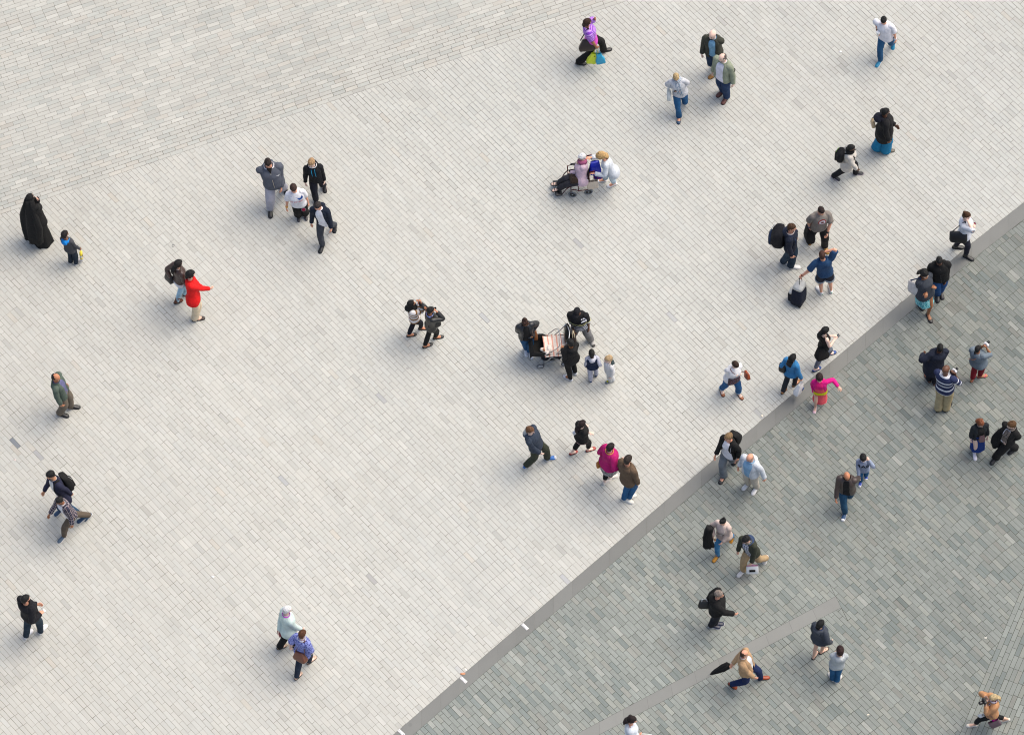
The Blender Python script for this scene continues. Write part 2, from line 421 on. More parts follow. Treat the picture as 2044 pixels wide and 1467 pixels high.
# the stone strip cuts the dark pavers: pieces above, below and beyond its end
def cut_strip(fn):
    def k(cx, cy, poly):
        r = fn(cx, cy, poly)
        if poly is None or not r: return r
        ur, lr, ll, ul = ST
        up, lo, en = side(ul, ur, (cx, cy)), side(ll, lr, (cx, cy)), side(lr, ur, (cx, cy))
        if en < -.25: return r
        if up > 1.8 or lo < -1.8: return r
        beyond = clip(r, lr, ur, False); r = clip(r, lr, ur)
        return [q for q in (beyond, clip(r, ul, ur) if r else [], clip(r, ll, lr, False) if r else []) if q]
    return k
def stone_mat(name, speck, streak=0.0, rough=.75):
    b = NB(name); at = b.n('VertexColor', layer_name='stone').outputs['Color']; co = b.n('TexCoord').outputs['Object']
    n1 = b.n('TexNoise', Scale=95.0, Detail=2.0); b.l(co, n1.inputs['Vector'])
    n2 = b.n('TexNoise', Scale=2.2, Detail=5.0, Roughness=.6); b.l(co, n2.inputs['Vector'])
    mp = b.n('Mapping'); mp.inputs['Rotation'].default_value = (0, 0, -AZ); b.l(co, mp.inputs[0])
    mp2 = b.n('Mapping'); mp2.inputs['Scale'].default_value = (7, 55, 1); b.l(mp.outputs[0], mp2.inputs[0])
    n3 = b.n('TexNoise', Scale=1.0, Detail=3.0); b.l(mp2.outputs[0], n3.inputs['Vector'])
    def rng(x, lo, hi):
        r = b.n('MapRange'); r.inputs['From Min'].default_value = .3; r.inputs['From Max'].default_value = .7; r.inputs['To Min'].default_value = lo; r.inputs['To Max'].default_value = hi
        b.l(x, r.inputs[0]); return r.outputs[0]
    k = b.math('MULTIPLY', rng(n1.outputs[0], 1 - speck, 1 + speck), rng(n2.outputs[0], .955, 1.03))
    if streak: k = b.math('MULTIPLY', k, rng(n3.outputs[0], 1 - streak, 1 + streak))
    sc = b.n('VectorMath', operation='SCALE'); b.l(at, sc.inputs[0]); b.l(k, sc.inputs['Scale'])
    # gum and drip marks trodden into the stone
    vo = b.n('TexVoronoi', Scale=.75); b.l(co, vo.inputs['Vector'])
    gum = b.math('MULTIPLY', b.math('LESS_THAN', vo.outputs['Distance'], .034), .30)
    n4 = b.n('TexNoise', Scale=.9, Detail=6.0, Distortion=.7); b.l(co, n4.inputs['Vector'])
    stn = b.n('MapRange'); stn.inputs['From Min'].default_value = .6; stn.inputs['From Max'].default_value = .78; stn.inputs['To Max'].default_value = .16; b.l(n4.outputs[0], stn.inputs[0])
    c1 = b.mix(gum, sc.outputs[0], (.12, .12, .115)); c2 = b.mix(stn.outputs[0], c1, (.22, .2, .17))
    b.l(c2, b.b.inputs['Base Color']); b.b.inputs['Roughness'].default_value = rough
    b.b.inputs['Specular IOR Level'].default_value = .3
    bp = b.n('Bump', Strength=.25, Distance=.01); b.l(n1.outputs[0], bp.inputs['Height']); b.l(bp.outputs[0], b.b.inputs['Normal'])
    return b.m
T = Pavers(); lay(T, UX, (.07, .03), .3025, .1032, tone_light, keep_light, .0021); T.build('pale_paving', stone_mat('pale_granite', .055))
tu = tld.normalized()
T = Pavers(); lay(T, tu, TLE[0], .3025, .1032, tone_top, keep_top, .0019); T.build('grey_paving', stone_mat('grey_granite', .055))
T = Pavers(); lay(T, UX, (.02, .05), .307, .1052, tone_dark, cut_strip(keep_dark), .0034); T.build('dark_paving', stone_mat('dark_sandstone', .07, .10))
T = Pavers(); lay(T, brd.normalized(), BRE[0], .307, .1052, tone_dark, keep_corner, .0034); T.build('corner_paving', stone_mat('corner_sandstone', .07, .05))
# smooth stone bands
def slabs(up, lo, step, name):
    T = Pavers(); acc = []
    def walk(pl):
        d = [0.0]
        for i in range(1, len(pl)): d.append(d[-1] + (V(pl[i]) - V(pl[i - 1])).length)
        def at(s):
            s = max(0, min(d[-1], s))
            for i in range(1, len(pl)):
                if s <= d[i]: t = (s - d[i - 1]) / (d[i] - d[i - 1]); return tuple(V(pl[i - 1]).lerp(V(pl[i]), t))
        return at, d[-1]
    a, la = walk(up); b, lb = walk(lo); n = int(la / step)
    for i in range(n):
        q = [b(lb * i / n), b(lb * (i + 1) / n), a(la * (i + 1) / n), a(la * i / n)]
        k = 1 + rnd.gauss(0, .03) + fbm(q[0], .5) * .06
        q = shrink(q, .0018)
        if q: T.add(ccw(q), (.172 * k, .175 * k, .163 * k), .0008)
    return T
T = slabs(BAND_UP, BAND_LO, .567, "kerb"); T.build('kerb_band', stone_mat('band_stone', .07))
T = slabs([ST[3], ST[0]], [ST[2], ST[1]], .593, 'strip'); 
for i, (c, n) in enumerate(T.c): T.c[i] = ([x * 1.22 for x in c], n)
T.build('stone_strip', stone_mat('strip_stone', .06))
# bedding sand between the stones, one sheet to the horizon; beyond the laid stones it carries a brick-like paver pattern
b = NB('joint_sand'); co = b.n('TexCoord').outputs['Object']
n1 = b.n('TexNoise', Scale=.35, Detail=4.0); b.l(co, n1.inputs['Vector']); n2 = b.n('TexNoise', Scale=6.0, Detail=3.0); b.l(co, n2.inputs['Vector'])
r = b.n('MapRange'); r.inputs['From Min'].default_value = .42; r.inputs['From Max'].default_value = .66; b.l(n1.outputs[0], r.inputs[0])
r2 = b.n('MapRange'); r2.inputs['From Min'].default_value = .35; r2.inputs['From Max'].default_value = .65; b.l(n2.outputs[0], r2.inputs[0])
c1 = b.mix(r2.outputs[0], (.075, .066, .05), (.185, .168, .14)); c2 = b.mix(b.math('MULTIPLY', r.outputs[0], .5), c1, (.085, .085, .045))
mp = b.n('Mapping'); mp.inputs['Rotation'].default_value = (0, 0, -AZ); b.l(co, mp.inputs[0])
br = b.n('TexBrick', Scale=1.0); br.inputs['Color1'].default_value = (.5, .49, .47, 1); br.inputs['Color2'].default_value = (.46, .455, .44, 1); br.inputs['Mortar'].default_value = (.2, .18, .15, 1)
br.inputs['Brick Width'].default_value = .3025; br.inputs['Row Height'].default_value = .1032; br.inputs['Mortar Size'].default_value = .004; b.l(mp.outputs[0], br.inputs['Vector'])
sp = b.n('SeparateXYZ'); b.l(co, sp.inputs[0])
ins = b.math('MULTIPLY', b.math('MULTIPLY', b.math('GREATER_THAN', sp.outputs[0], X0), b.math('LESS_THAN', sp.outputs[0], X1)), b.math('MULTIPLY', b.math('GREATER_THAN', sp.outputs[1], Y0), b.math('LESS_THAN', sp.outputs[1], Y1)))
b.l(b.mix(ins, br.outputs[0], c2), b.b.inputs['Base Color']); b.b.inputs['Roughness'].default_value = .95
me = bpy.data.meshes.new('ground'); me.from_pydata([(-900, -900, -.004), (900, -900, -.004), (900, 900, -.004), (-900, 900, -.004)], [], [(0, 1, 2, 3)]); me.materials.append(b.m)
o = bpy.data.objects.new('ground', me); COL.objects.link(o); o['kind'] = 'structure'

b = NB('dark_joint_sand'); co = b.n('TexCoord').outputs['Object']; n1 = b.n('TexNoise', Scale=.8, Detail=4.0); b.l(co, n1.inputs['Vector'])
b.l(b.mix(n1.outputs[0], (.018, .022, .016), (.07, .072, .05)), b.b.inputs['Base Color']); b.b.inputs['Roughness'].default_value = .95
pl = [p for p in BAND_LO if -16 < p[0] < 18.5]; me = bpy.data.meshes.new('dark_bedding'); pl = pl + [(X1, -12.2), (pl[0][0], -12.2)]
pl = [(p[0], p[1], -.0022) for p in pl]; me.from_pydata(pl, [], [tuple(range(len(pl)))][::-1]); me.materials.append(b.m)
o = bpy.data.objects.new('dark_bedding', me); COL.objects.link(o); o['kind'] = 'structure'
# ------------------------------------------------------------------ people
SKIN = dict(f='#eebfa4', p='#f6d3bf', r='#e8a98a', t='#d9a07c', b='#a8704c', d='#6b4530', dd='#4a2f22', o='#c98660')
def rot(v, ax, a): return Matrix.Rotation(a, 3, ax) @ v
def ik(a, c, l1, l2, pole):
    d = c - a; L = d.length
    if L > (l1 + l2) * .995: c = a + d * ((l1 + l2) * .995 / L); d = c - a; L = d.length
    if L < abs(l1 - l2) * 1.1 + .02: L = abs(l1 - l2) * 1.1 + .02
    x = (l1 * l1 - l2 * l2 + L * L) / (2 * L); h = math.sqrt(max(0, l1 * l1 - x * x))
    n = d.normalized(); p = pole - n * pole.dot(n); p = p.normalized() if p.length > 1e-5 else V((0, 0, 1))
    return a + n * x + p * h, c
TORSO = {  # t, half width, half depth, forward shift - in body heights
 'm': [(-.14, .078, .058, -.010), (-.02, .092, .067, -.008), (.12, .091, .066, -.004), (.3, .084, .061, .002), (.5, .088, .064, .004), (.68, .094, .071, .004), (.82, .098, .066, 0), (.91, .089, .052, -.006), (.965, .062, .040, -.008), (1.0, .040, .036, -.004)],
 'w': [(-.14, .084, .062, -.012), (-.02, .098, .070, -.010), (.12, .094, .066, -.006), (.3, .076, .056, 0), (.5, .078, .058, .004), (.68, .085, .074, .010), (.82, .087, .062, .002), (.91, .078, .048, -.006), (.965, .054, .037, -.008), (1.0, .036, .033, -.004)]}
HEADP = [(-1.0, .20, .22, .52), (-.93, .42, .40, .36), (-.72, .66, .66, .16), (-.45, .80, .84, .06), (-.1, .92, .95, .0), (.2, .99, 1.0, -.03), (.5, .96, .97, -.05), (.75, .76, .80, -.06), (.92, .46, .5, -.06), (1.0, .14, .16, -.06)]
SK = {}
class P:
    def __init__(s, key, c, h, f, L, R, skin='f', sex='m', H=None, g=1.0, hf=None, hp=8, hl='hang', hr='hang', lL=0, lR=0, lean=.02, po=0, pel=None, hz=None, zL=0, zR=0,
                 fL=None, fR=None, sy=0, child=0.0, tilt=0, eL=None, eR=None, lim=None, cL=.5, cR=.5):
        s.key = key; s.c = c; s.g = g; s.sex = 'w' if sex == 'w' else 'm'; s.skin = SKIN.get(skin, skin); s.child = child
        hpx, lpx, rpx = Q(c, h), Q(c, L), Q(c, R)
        s.footL, s.footR = G(lpx, zL), G(rpx, zR); mid = (s.footL + s.footR) / 2; mid.z = 0; mpx = ((lpx[0] + rpx[0]) / 2, (lpx[1] + rpx[1]) / 2)
        s.yaw = yaw_at(mpx, f); s.fw = V((math.cos(s.yaw), math.sin(s.yaw), 0)); s.rt = V((s.fw.y, -s.fw.x, 0))
        s.hyaw = yaw_at(hpx, hf) if hf is not None else s.yaw
        tgt = mid + s.fw * (po + lean)
        if pel: tgt = None
        lim = lim or (dict(m=(1.62, 1.88), w=(1.50, 1.74)).get(sex) or (.6, 1.7))
        if H is None:
            best = None
            for i in range(120):
                z = .5 + i * .0125; q = G(hpx, z); d = (V((q.x, q.y)) - V((tgt.x, tgt.y))).length
                if best is None or d < best[0]: best = (d, z)
            H = best[1] / .93; s.Hraw = H; H = max(lim[0], min(lim[1], H))
        else: s.Hraw = H
        s.H = H; hh = .0615 * H * (1 + .45 * child); s.hh = hh
        s.hC = G(hpx, hz if hz else H - hh * 1.02)
        # pelvis
        ll = .47 * H * (1 - .12 * child); s.ll = ll; s.ank = .045 * H
        hw = .053 * H
        if pel: s.pel = G(Q(c, pel[:2]), pel[2])
        else:
            xy = mid + s.fw * po; z = 9
            off = V((s.hC.x - xy.x, s.hC.y - xy.y, 0)); xy = xy + off * .25
            for sgn, ft, lf in ((-1, s.footL, lL), (1, s.footR, lR)):
                hip = xy + s.rt * (hw * sgn); hz_ = V((ft.x - hip.x, ft.y - hip.y)).length
                z = min(z, ft.z + s.ank + lf * .6 + math.sqrt(max(.1, (ll * .99) ** 2 - hz_ ** 2)))
            s.pel = V((xy.x, xy.y, z))
        s.org = V((mid.x, mid.y, 0)) if not pel else V((s.pel.x, s.pel.y, 0))
        # spine
        d = (s.hC - s.pel).normalized(); s.neck = s.hC - d * (hh * 1.38 + .008 * H) + s.fw * (-.010 * H); s.ax = (s.neck - s.pel).normalized()
        s.sl = (s.neck - s.pel).length
        sy_ = math.radians(sy)
        def orth(v): return (v - s.ax * v.dot(s.ax)).normalized()
        s.pr = orth(s.rt); s.sr = orth(rot(s.rt, V((0, 0, 1)), sy_))
        hd = V((math.cos(s.hyaw), math.sin(s.hyaw), 0)); hr_ = V((hd.y, -hd.x, 0)); p_ = math.radians(hp)
        s.hf = rot(hd, hr_, -p_); s.hr_ = hr_; s.hu = hr_.cross(s.hf)
        if tilt: 
            s.hu = rot(s.hu, s.hf, math.radians(tilt)); s.hr_ = rot(s.hr_, s.hf, math.radians(tilt))
        # limbs
        gw = 1 + .55 * (g - 1); s.sw = (.099 if s.sex == 'm' else .087) * H * gw * (1 - .06 * child)
        sf = s.ax.cross(s.sr)
        if sf.dot(s.fw) < 0 and not pel: sf = -sf
        s.sf = sf
        s.sh = {}; s.el = {}; s.wr = {}; s.hand = {}; s.kn = {}; s.an = {}; s.hip = {}; s.ft = {}; s.toe = {}; s.curl = {'L': cL, 'R': cR}
        for k, sgn, hnd, ep in (('L', -1, hl, eL), ('R', 1, hr, eR)):
            S_ = s.pel + s.ax * (s.sl * .875) + s.sr * (s.sw * sgn); s.sh[k] = S_
            out = s.sr * sgn
            if isinstance(hnd, str):
                pre = dict(hang=(.045, .02, -.37), sf=(.03, .15, -.335), sb=(.04, -.13, -.345), pocket=(.035, .035, -.315), back=(-.08, -.1, -.27), front=(-.085, .14, -.25), chest=(-.085, .15, -.13),
                           cross=(-.13, .10, -.17), face=(-.07, .11, .06), low=(.0, .12, -.33), hip=(.03, .03, -.26), lap=(-.06, .2, -.25))[hnd]
                W_ = S_ + out * (pre[0] * H) + sf * (pre[1] * H) + V((0, 0, pre[2] * H))
            else:
                W_ = G(Q(c, hnd[:2]), hnd[2] * H)
            if ep: pole = out * ep[0] + sf * ep[1] + V((0, 0, ep[2]))
            else: pole = -sf * .6 + out * .3 - V((0, 0, .7))
            e, W_ = ik(S_, W_, .165 * H, .15 * H, pole); s.el[k] = e; s.wr[k] = W_
            dd = (W_ - e).normalized()
            s.hand[k] = W_ + dd * (.045 * H); s.hdir = s.__dict__.get('hdir', {}); s.hdir[k] = dd
            ft = (s.footL if k == 'L' else s.footR).copy(); lf = lL if k == 'L' else lR; ff = fL if k == 'L' else fR
            yw = yaw_at(Q(c, L if k == 'L' else R), ff) if ff is not None else s.yaw + (-sgn) * math.radians(7)
            t = V((math.cos(yw), math.sin(yw), 0)); fl = .152 * H * (1 - .05 * child); a_ = math.asin(max(-1, min(1, lf / (fl * .7)))) if lf else 0
            s.ft[k] = (ft, t, fl, a_)
            up = V((0, 0, 1)); ball = ft + t * (fl * .2); hv = t * math.cos(a_) - up * math.sin(a_); uv = up * math.cos(a_) + t * math.sin(a_)
            an = ball - hv * (fl * .47) + uv * s.ank
            hip = s.pel + s.pr * (hw * sgn); s.hip[k] = hip
            kn, an2 = ik(hip, an, ll * .5, ll * .5, s.fw * .75 + t * .35 + V((0, 0, .12)))
            s.kn[k] = kn; s.an[k] = an; s.ft[k] = (ball, t, fl, a_, hv, uv)
        SK[key] = s
    # rings -----------------------------------------------------------
    def prof(s, t):
        T_ = TORSO[s.sex]
        for i in range(len(T_) - 1):
            if t <= T_[i + 1][0] or i == len(T_) - 2:
                a, b = T_[i], T_[i + 1]; k = max(0, min(1, (t - a[0]) / (b[0] - a[0]))); k = k * k * (3 - 2 * k) * .5 + k * .5
                return [a[j] + (b[j] - a[j]) * k for j in (1, 2, 3)]
    def ring(s, t, th=0.0, n=28, k=1.0, a0=None, rot0=0.0, fl=1.0):
        """a ring of the trunk at t (0 hip joints, 1 base of the neck); th is added all round; a0: leave a front opening of that half angle"""
        rx, ry, yo = s.prof(t); g = s.g; belly = math.exp(-((t - .25) / .3) ** 2); H = s.H
        gx, gy = 1 + (g - 1) * (.75 if t < .8 else .45), 1 + (g - 1) * (.8 + .9 * belly) * (1 if t < .8 else .5)
        ch = 1 + .10 * s.child * (1 if t < .8 else .3)
        rx, ry, yo = rx * H * gx * ch * k + th, ry * H * gy * ch * k + th, yo * H + (g - 1) * belly * .05 * H
        u = max(0, min(1, t)); r = s.pr.lerp(s.sr, u).normalized(); up = s.ax if t >= 0 else V((0, 0, 1)) if abs(s.ax.z) > .6 else s.ax; r = (r - up * r.dot(up)).normalized(); f = up.cross(r)
        if f.dot(s.sf) < 0: f = -f
        c = s.pel + (s.ax * (t * s.sl) if t >= 0 else up * (t * s.sl)) + f * yo
        pts = []; rx *= fl; ry *= fl
        angs = [2 * PI * i / n for i in range(n)] if a0 is None else [a0 + (2 * PI - 2 * a0) * i / (n - 1) for i in range(n)]
        for a in angs:                                        # 0 = front, going to the right
            sx, sy = math.sin(a), math.cos(a); e = .86
            pts.append(c + r * (rx * math.copysign(abs(sx) ** e, sx)) + f * (ry * math.copysign(abs(sy) ** e, sy)))
        if a0 is not None:
            pts[0] = pts[0].lerp(c, .10); pts[-1] = pts[-1].lerp(c, .10)
        return pts
    def surf(s, x, t, th):
        """a place on the front of the trunk x metres to the wearer's left at t"""
        rx = s.prof(t)[0] * s.H; a = -x / max(.05, rx * (1 + (s.g - 1) * .7)); R_ = s.ring(t, th, 72); i = (a / (2 * PI) * 72) % 72; j = int(i)
        return R_[j].lerp(R_[(j + 1) % 72], i - j)
    def hring(s, z, rx, ry, yo, k=1.0, n=22, dz=0.0):
        hw, hd = s.hh * .675, s.hh * .88; c = s.hC + s.hu * (z * s.hh + dz) + s.hf * (yo * hd * .5)
        return [c + s.hr_ * (rx * hw * k * math.sin(2 * PI * i / n)) + s.hf * (ry * hd * k * math.cos(2 * PI * i / n)) for i in range(n)]
    # skin ------------------------------------------------------------
    def body(s, label, bare=(), group=None):
        H, g = s.H, 1 + .35 * (s.g - 1); b = MB(); hh = s.hh
        b.loft([s.ring(t, 0, 20, .86) for t in (-.14, 0, .15, .3, .5, .68, .82, .91, .965, 1.0)])
        b.loft([s.hring(*q, n=20) for q in HEADP])
        hw, hd = hh * .675, hh * .88
        b.tube([s.neck - s.ax * (.03 * H), s.neck + s.ax * .01, s.hC - s.hu * (hh * .45) - s.hf * (hd * .18)], [.036 * H * g, .031 * H * g, .032 * H * g], 14)
        nb = s.hC + s.hf * (hd * .93)
        b.tube([nb + s.hu * (hh * .12), nb + s.hf * (hd * .07) - s.hu * (hh * .05), nb + s.hf * (hd * .17) - s.hu * (hh * .23), nb - s.hu * (hh * .3)], [hw * .09, hw * .12, hw * .19, hw * .12], 8)
        for sg in (-1, 1):
            b.ball(s.hC + s.hr_ * (sg * hw * .98) - s.hf * (hd * .08) - s.hu * (hh * .05), (hw * .12, hd * .2, hh * .27), (s.hr_, s.hf, s.hu), 8, 5)
            b.ball(s.hC + s.hr_ * (sg * hw * .45) + s.hf * (hd * .84) - s.hu * (hh * .22), (hw * .3, hd * .12, hh * .2), (s.hr_, s.hf, s.hu), 8, 5)
        for k, sg in (('L', -1), ('R', 1)):
            sh, el, wr = s.sh[k], s.el[k], s.wr[k]
            b.tube([sh - s.sr * (sg * .035 * H), sh, sh.lerp(el, .45), el, el.lerp(wr, .3), wr], [.030 * H * g, .030 * H * g, .026 * H * g, .0215 * H * g, .0225 * H * g, .0155 * H], 12, smooth=2)
            s.handmesh(b, k, sg)
            hip, kn, an = s.hip[k], s.kn[k], s.an[k]; t = s.ft[k]
            b.tube([hip + V((0, 0, .02 * H)), hip.lerp(kn, .35), kn, kn.lerp(an, .35) - s.ft[k][1] * (.006 * H), an.lerp(kn, .12), an - t[5] * (.01 * H)], [.047 * H * g, .043 * H * g, .030 * H * g, .029 * H * g, .019 * H, .019 * H], 12, smooth=2)
            ball, tt, fl, a_, hv, uv = t; sd = hv.cross(uv)
            b.loft([[ball - hv * (fl * .66) + hv * (fl * q) + sd * (w_ * H * math.cos(2 * PI * i / 10)) + uv * (h_ * H * .5 + h_ * H * .5 * math.sin(2 * PI * i / 10) + .004) for i in range(10)]
                    for q, w_, h_ in ((.03, .014, .03), (.14, .019, .045), (.4, .021, .036), (.68, .026, .024), (.86, .022, .016), (.95, .010, .010))])
        me = b.mesh('person', []); o = bpy.data.objects.new('person', me); COL.objects.link(o)
        m1 = o.modifiers.new('r', 'REMESH'); m1.mode = 'VOXEL'; m1.voxel_size = .0056 * H / 1.7 if H > 1 else .0045
        m2 = o.modifiers.new('s', 'SMOOTH'); m2.iterations = 3; m2.factor = .5
        m3 = o.modifiers.new('d', 'DECIMATE'); m3.ratio = .16
        dg = bpy.context.evaluated_depsgraph_get(); me2 = bpy.data.meshes.new_from_object(o.evaluated_get(dg)); o.modifiers.clear(); o.data = me2; bpy.data.meshes.remove(me)
        me2.name = 'person'; me2.materials.clear(); me2.materials.append(M(s.skin.strip('#') and s.skin, 'skin')); me2.polygons.foreach_set('use_smooth', [True] * len(me2.polygons))
        base = A(s.skin)[:3]; ca = me2.color_attributes.new('tone', 'FLOAT_COLOR', 'POINT'); fl = []
        lip = [base[0] * .85, base[1] * .55, base[2] * .55]; brow = [x * .35 for x in base]
        for v in me2.vertices:
            q = v.co - s.hC; x, y, z = q.dot(s.hr_) / hw, q.dot(s.hf) / hd, q.dot(s.hu) / hh; c = base
            if y > .55 and abs(z) < 1.05 and abs(x) < 1.1:
                ex = abs(abs(x) - .40)
                if ex < .19 and abs(z - .04) < .075: c = [.05, .04, .035] if ex < .09 else [.5, .47, .45]
                elif ex < .26 and abs(z - .2) < .055: c = brow
                elif abs(x) < .28 and abs(z + .52) < .075: c = lip
                elif ex < .25 and abs(z + .2) < .14: c = [base[0], base[1] * .88, base[2] * .86]
            fl += [c[0], c[1], c[2], 1.0]
        ca.data.foreach_set('color', fl)
        me2.transform(Matrix.Translation(-s.org)); o.location = s.org; ORG[o.name] = s.org.copy()
        o['label'] = label; o['category'] = 'person'
        if group: o['group'] = group
        s.o = o; s.b = b; return s
    def handmesh(s, b, k, sg):
        H = s.H; d = s.hdir[k]; w = s.wr[k]; inn = -s.sr * sg
        if d.z > -.4: inn = V((0, 0, -1)) if abs(d.z) < .8 else s.sf * -1
        nrm = (inn - d * inn.dot(d)).normalized(); side = d.cross(nrm)
        th = side if side.dot(s.sf) > 0 else -side
        if d.z > -.4: th = -s.sr * sg; th = (th - d * th.dot(d)).normalized(); side = th
        side = th; sc = H * (1 + .1 * s.child)
        b.loft([[w + d * (q * sc) + side * (a * sc * math.cos(2 * PI * i / 10)) + nrm * (c * sc * math.sin(2 * PI * i / 10)) for i in range(10)]
                for q, a, c in ((-.012, .0135, .0115), (.008, .016, .011), (.03, .0235, .0115), (.05, .0245, .0105), (.06, .020, .008))])
        cu = s.curl[k]
        for i, (o_, l) in enumerate(((.0175, .042), (.006, .047), (-.0055, .043), (-.016, .034))):
            p = w + d * (.052 * sc) + side * (o_ * sc); pts = [p - d * (.012 * sc), p]; a = .15 + cu * .5
            for q in (.42, .33, .25):
                v = d * math.cos(a) + nrm * math.sin(a); pts.append(pts[-1] + v * (l * q * sc)); a += cu * (1.0 + .1 * i)
            b.tube(pts, [.0055 * sc, .0056 * sc, .0052 * sc, .0047 * sc, .004 * sc], 7)
        p = w + d * (.018 * sc) + side * (.017 * sc)
        b.tube([p - side * (.008 * sc), p + (side * .7 + d * .6 + nrm * .2) * (.022 * sc), p + (side * .75 + d * 1.3 + nrm * (.3 + cu * .6)) * (.03 * sc)], [.0075 * sc, .0062 * sc, .0045 * sc], 7)
    # clothes ---------------------------------------------------------
    def top(s, mat, name='top', hem=-.05, th=.012, sl=1.0, op=None, flare=1.0, neck=1.0, loose=1.0, cuff=None, hood=None, collar=None, wr=.006, cuffm=None, nv=None, sleeves=True, sm=None):
        """upper garment. hem: t of its lower edge; sl: sleeve length 0-1; op: half angle (deg) of the front opening (bottom, top)"""
        H = s.H; b = MB(); n = 30; mats = [mat]
        ts = [hem + (neck - hem) * i / 13 for i in range(14)]; rings = []
        for i, t in enumerate(ts):
            u = i / 13; a0 = None
            if op: a0 = math.radians(op[0] + (op[1] - op[0]) * u)
            k = flare + (1 - flare) * min(1, max(0, (t - hem) / max(.01, .45 - hem))) if flare != 1 else 1
            ex = th * (.35 + .65 * loose)
            if t < .12: ex += .004 * H
            if .91 < t: ex *= max(.35, 1 - (t - .91) / .09 * .6)
            rings.append(s.ring(t, ex, n, 1.0, a0, fl=k))
        if op: b.loft(rings, 0, closed=False)
        else: b.loft(rings, 0, cap=(False, True))
        if op:                                               # hem turned in so the cloth has an edge
            lo = [p.lerp(s.pel + s.ax * (hem * s.sl), .07) + V((0, 0, .01)) for p in rings[0]]; b.loft([lo, rings[0]], 0, closed=False)
        if sleeves: s.sleeves(b, sl, th, 0, loose, cuff)
        b.crumple(wr * 1.6, 8.0, len(s.key) + s.H * 7); 
        if collar is not None:
            mats.append(collar); rr = [s.ring(.975, .012, 22, 1.0), s.ring(1.0, .016, 22, 1.02), [p + s.ax * (.016 * H) for p in s.ring(1.0, .020, 22, 1.0)], [p + s.ax * (.006 * H) for p in s.ring(1.0, .028, 22, 1.05)]]
            b.loft(rr, len(mats) - 1, cap=(False, False))
        if cuffm is not None:
            mats.append(cuffm)
            for k in 'LR':
                w, e = s.wr[k], s.el[k]; b.tube([w.lerp(e, .16), w.lerp(e, -.02)], [.0245 * H, .0235 * H], 10, len(mats) - 1)
        if hood is not None:
            mats.append(hood); c = s.neck + s.ax * (.0 * H); pts = []; rad = []; m = 11
            for i in range(m):
                a = -PI * .78 + 2 * PI * .78 * i / (m - 1); q = abs(a) / (PI * .78)
                back = -s.sf
                pts.append(c + back * (.055 * H * math.cos(a) + .008 * H) + s.sr * (.060 * H * math.sin(a)) - s.ax * (.010 * H + .012 * H * q))
                rad.append(.034 * H * (1 - q) + .014 * H * q)
            b.tube(pts, rad, 10, len(mats) - 1, smooth=2)
            b.ball(c - s.sf * (.075 * H) - s.ax * (.03 * H), (.06 * H, .032 * H, .05 * H), (s.sr, s.sf, s.ax), 12, 8, len(mats) - 1, .15, 14)
        return b.build(name, mats, s.o)
    def sleeves(s, b, sl, th, mi=0, loose=1.0, cuff=None):
        H = s.H; g = 1 + .45 * (s.g - 1)
        if sl <= 0: return
        for k, sg in (('L', -1), ('R', 1)):
            sh, el, wr = s.sh[k], s.el[k], s.wr[k]; ins = sh - s.sr * (sg * .040 * H) - s.ax * (.012 * H); x = th * .62 * (.4 + .6 * loose)
            pts = [ins, sh + s.ax * (.002 * H), sh.lerp(el, .3), sh.lerp(el, .65), el, el.lerp(wr, .3), el.lerp(wr, .65), wr]; rad = [.037, .0365, .033, .029, .0258, .0255, .0225, .0205]
            rad = [r * H * g + x for r in rad]; rad[1] = rad[1] - x * .3
            if sl < 1:
                L = sl * 2; keep = 2; 
                if L < 1: pts = pts[:2] + [sh.lerp(el, L * .55), sh.lerp(el, L)]; rad = rad[:2] + [.037 * H * g + x, .036 * H * g + x * 1.5]
                else: q = L - 1; pts = pts[:5] + [el.lerp(wr, q * .5), el.lerp(wr, q)]; rad = rad[:5] + [.026 * H * g + x, .025 * H * g + x]
            elif cuff: rad[-1] = cuff * H
            for i in range(2, len(rad) - 1): rad[i] *= 1 + .05 * math.sin(i * 2.4 + sg + H * 20)
            b.tube(pts, rad, 14, mi, smooth=3)
    def legs(s, mat, name='trousers', ln=1.0, fit=1.0, flare=1.0, waist=.20, th=.008, cuff=None, wr=.005):
        """trousers or shorts: ln 1 = to the ankle"""
        H = s.H; g = 1 + .5 * (s.g - 1); b = MB(); mats = [mat]
        b.loft([s.ring(t, th * .8, 26, 1.0) for t in (-.15, -.09, -.02, .06, .13, waist)], cap=(True, True))
        for k, sg in (('L', -1), ('R', 1)):
            hip, kn, an = s.hip[k], s.kn[k], s.an[k]; pts = [hip + V((0, 0, .03 * H)) , hip - V((0, 0, .03 * H)) * 0 + (kn - hip) * .12, hip.lerp(kn, .5), kn.lerp(hip, .1), kn.lerp(an, .25) - s.ft[k][1] * (.006 * H), kn.lerp(an, .65), an.lerp(kn, .02) - s.ft[k][5] * (.012 * H)]
            rad = [.050, .0535, .047, .0385, .036, .032, .0285]
            e = [1, 1, (1 + fit) / 2, fit, fit, fit * (1 + flare) / 2, fit * flare]
            rad = [r * H * g * q + th for r, q in zip(rad, e)]
            if ln < 1:
                if ln <= .5: q = ln * 2; pts = pts[:2] + [hip.lerp(kn, q * .55), hip.lerp(kn, q)]; rad = rad[:2] + [.049 * H * g * e[2] + th, .048 * H * g * fit * flare + th]
                else: q = ln * 2 - 1; pts = pts[:4] + [kn.lerp(an, q * .5), kn.lerp(an, q)]; rad = rad[:4] + [.036 * H * g * fit + th, .0335 * H * g * fit * flare + th]
            for i in range(2, len(rad) - 1): rad[i] *= 1 + .035 * math.sin(i * 1.9 + sg * 2 + H * 13)
            b.tube(pts, rad, 16, 0, smooth=3)
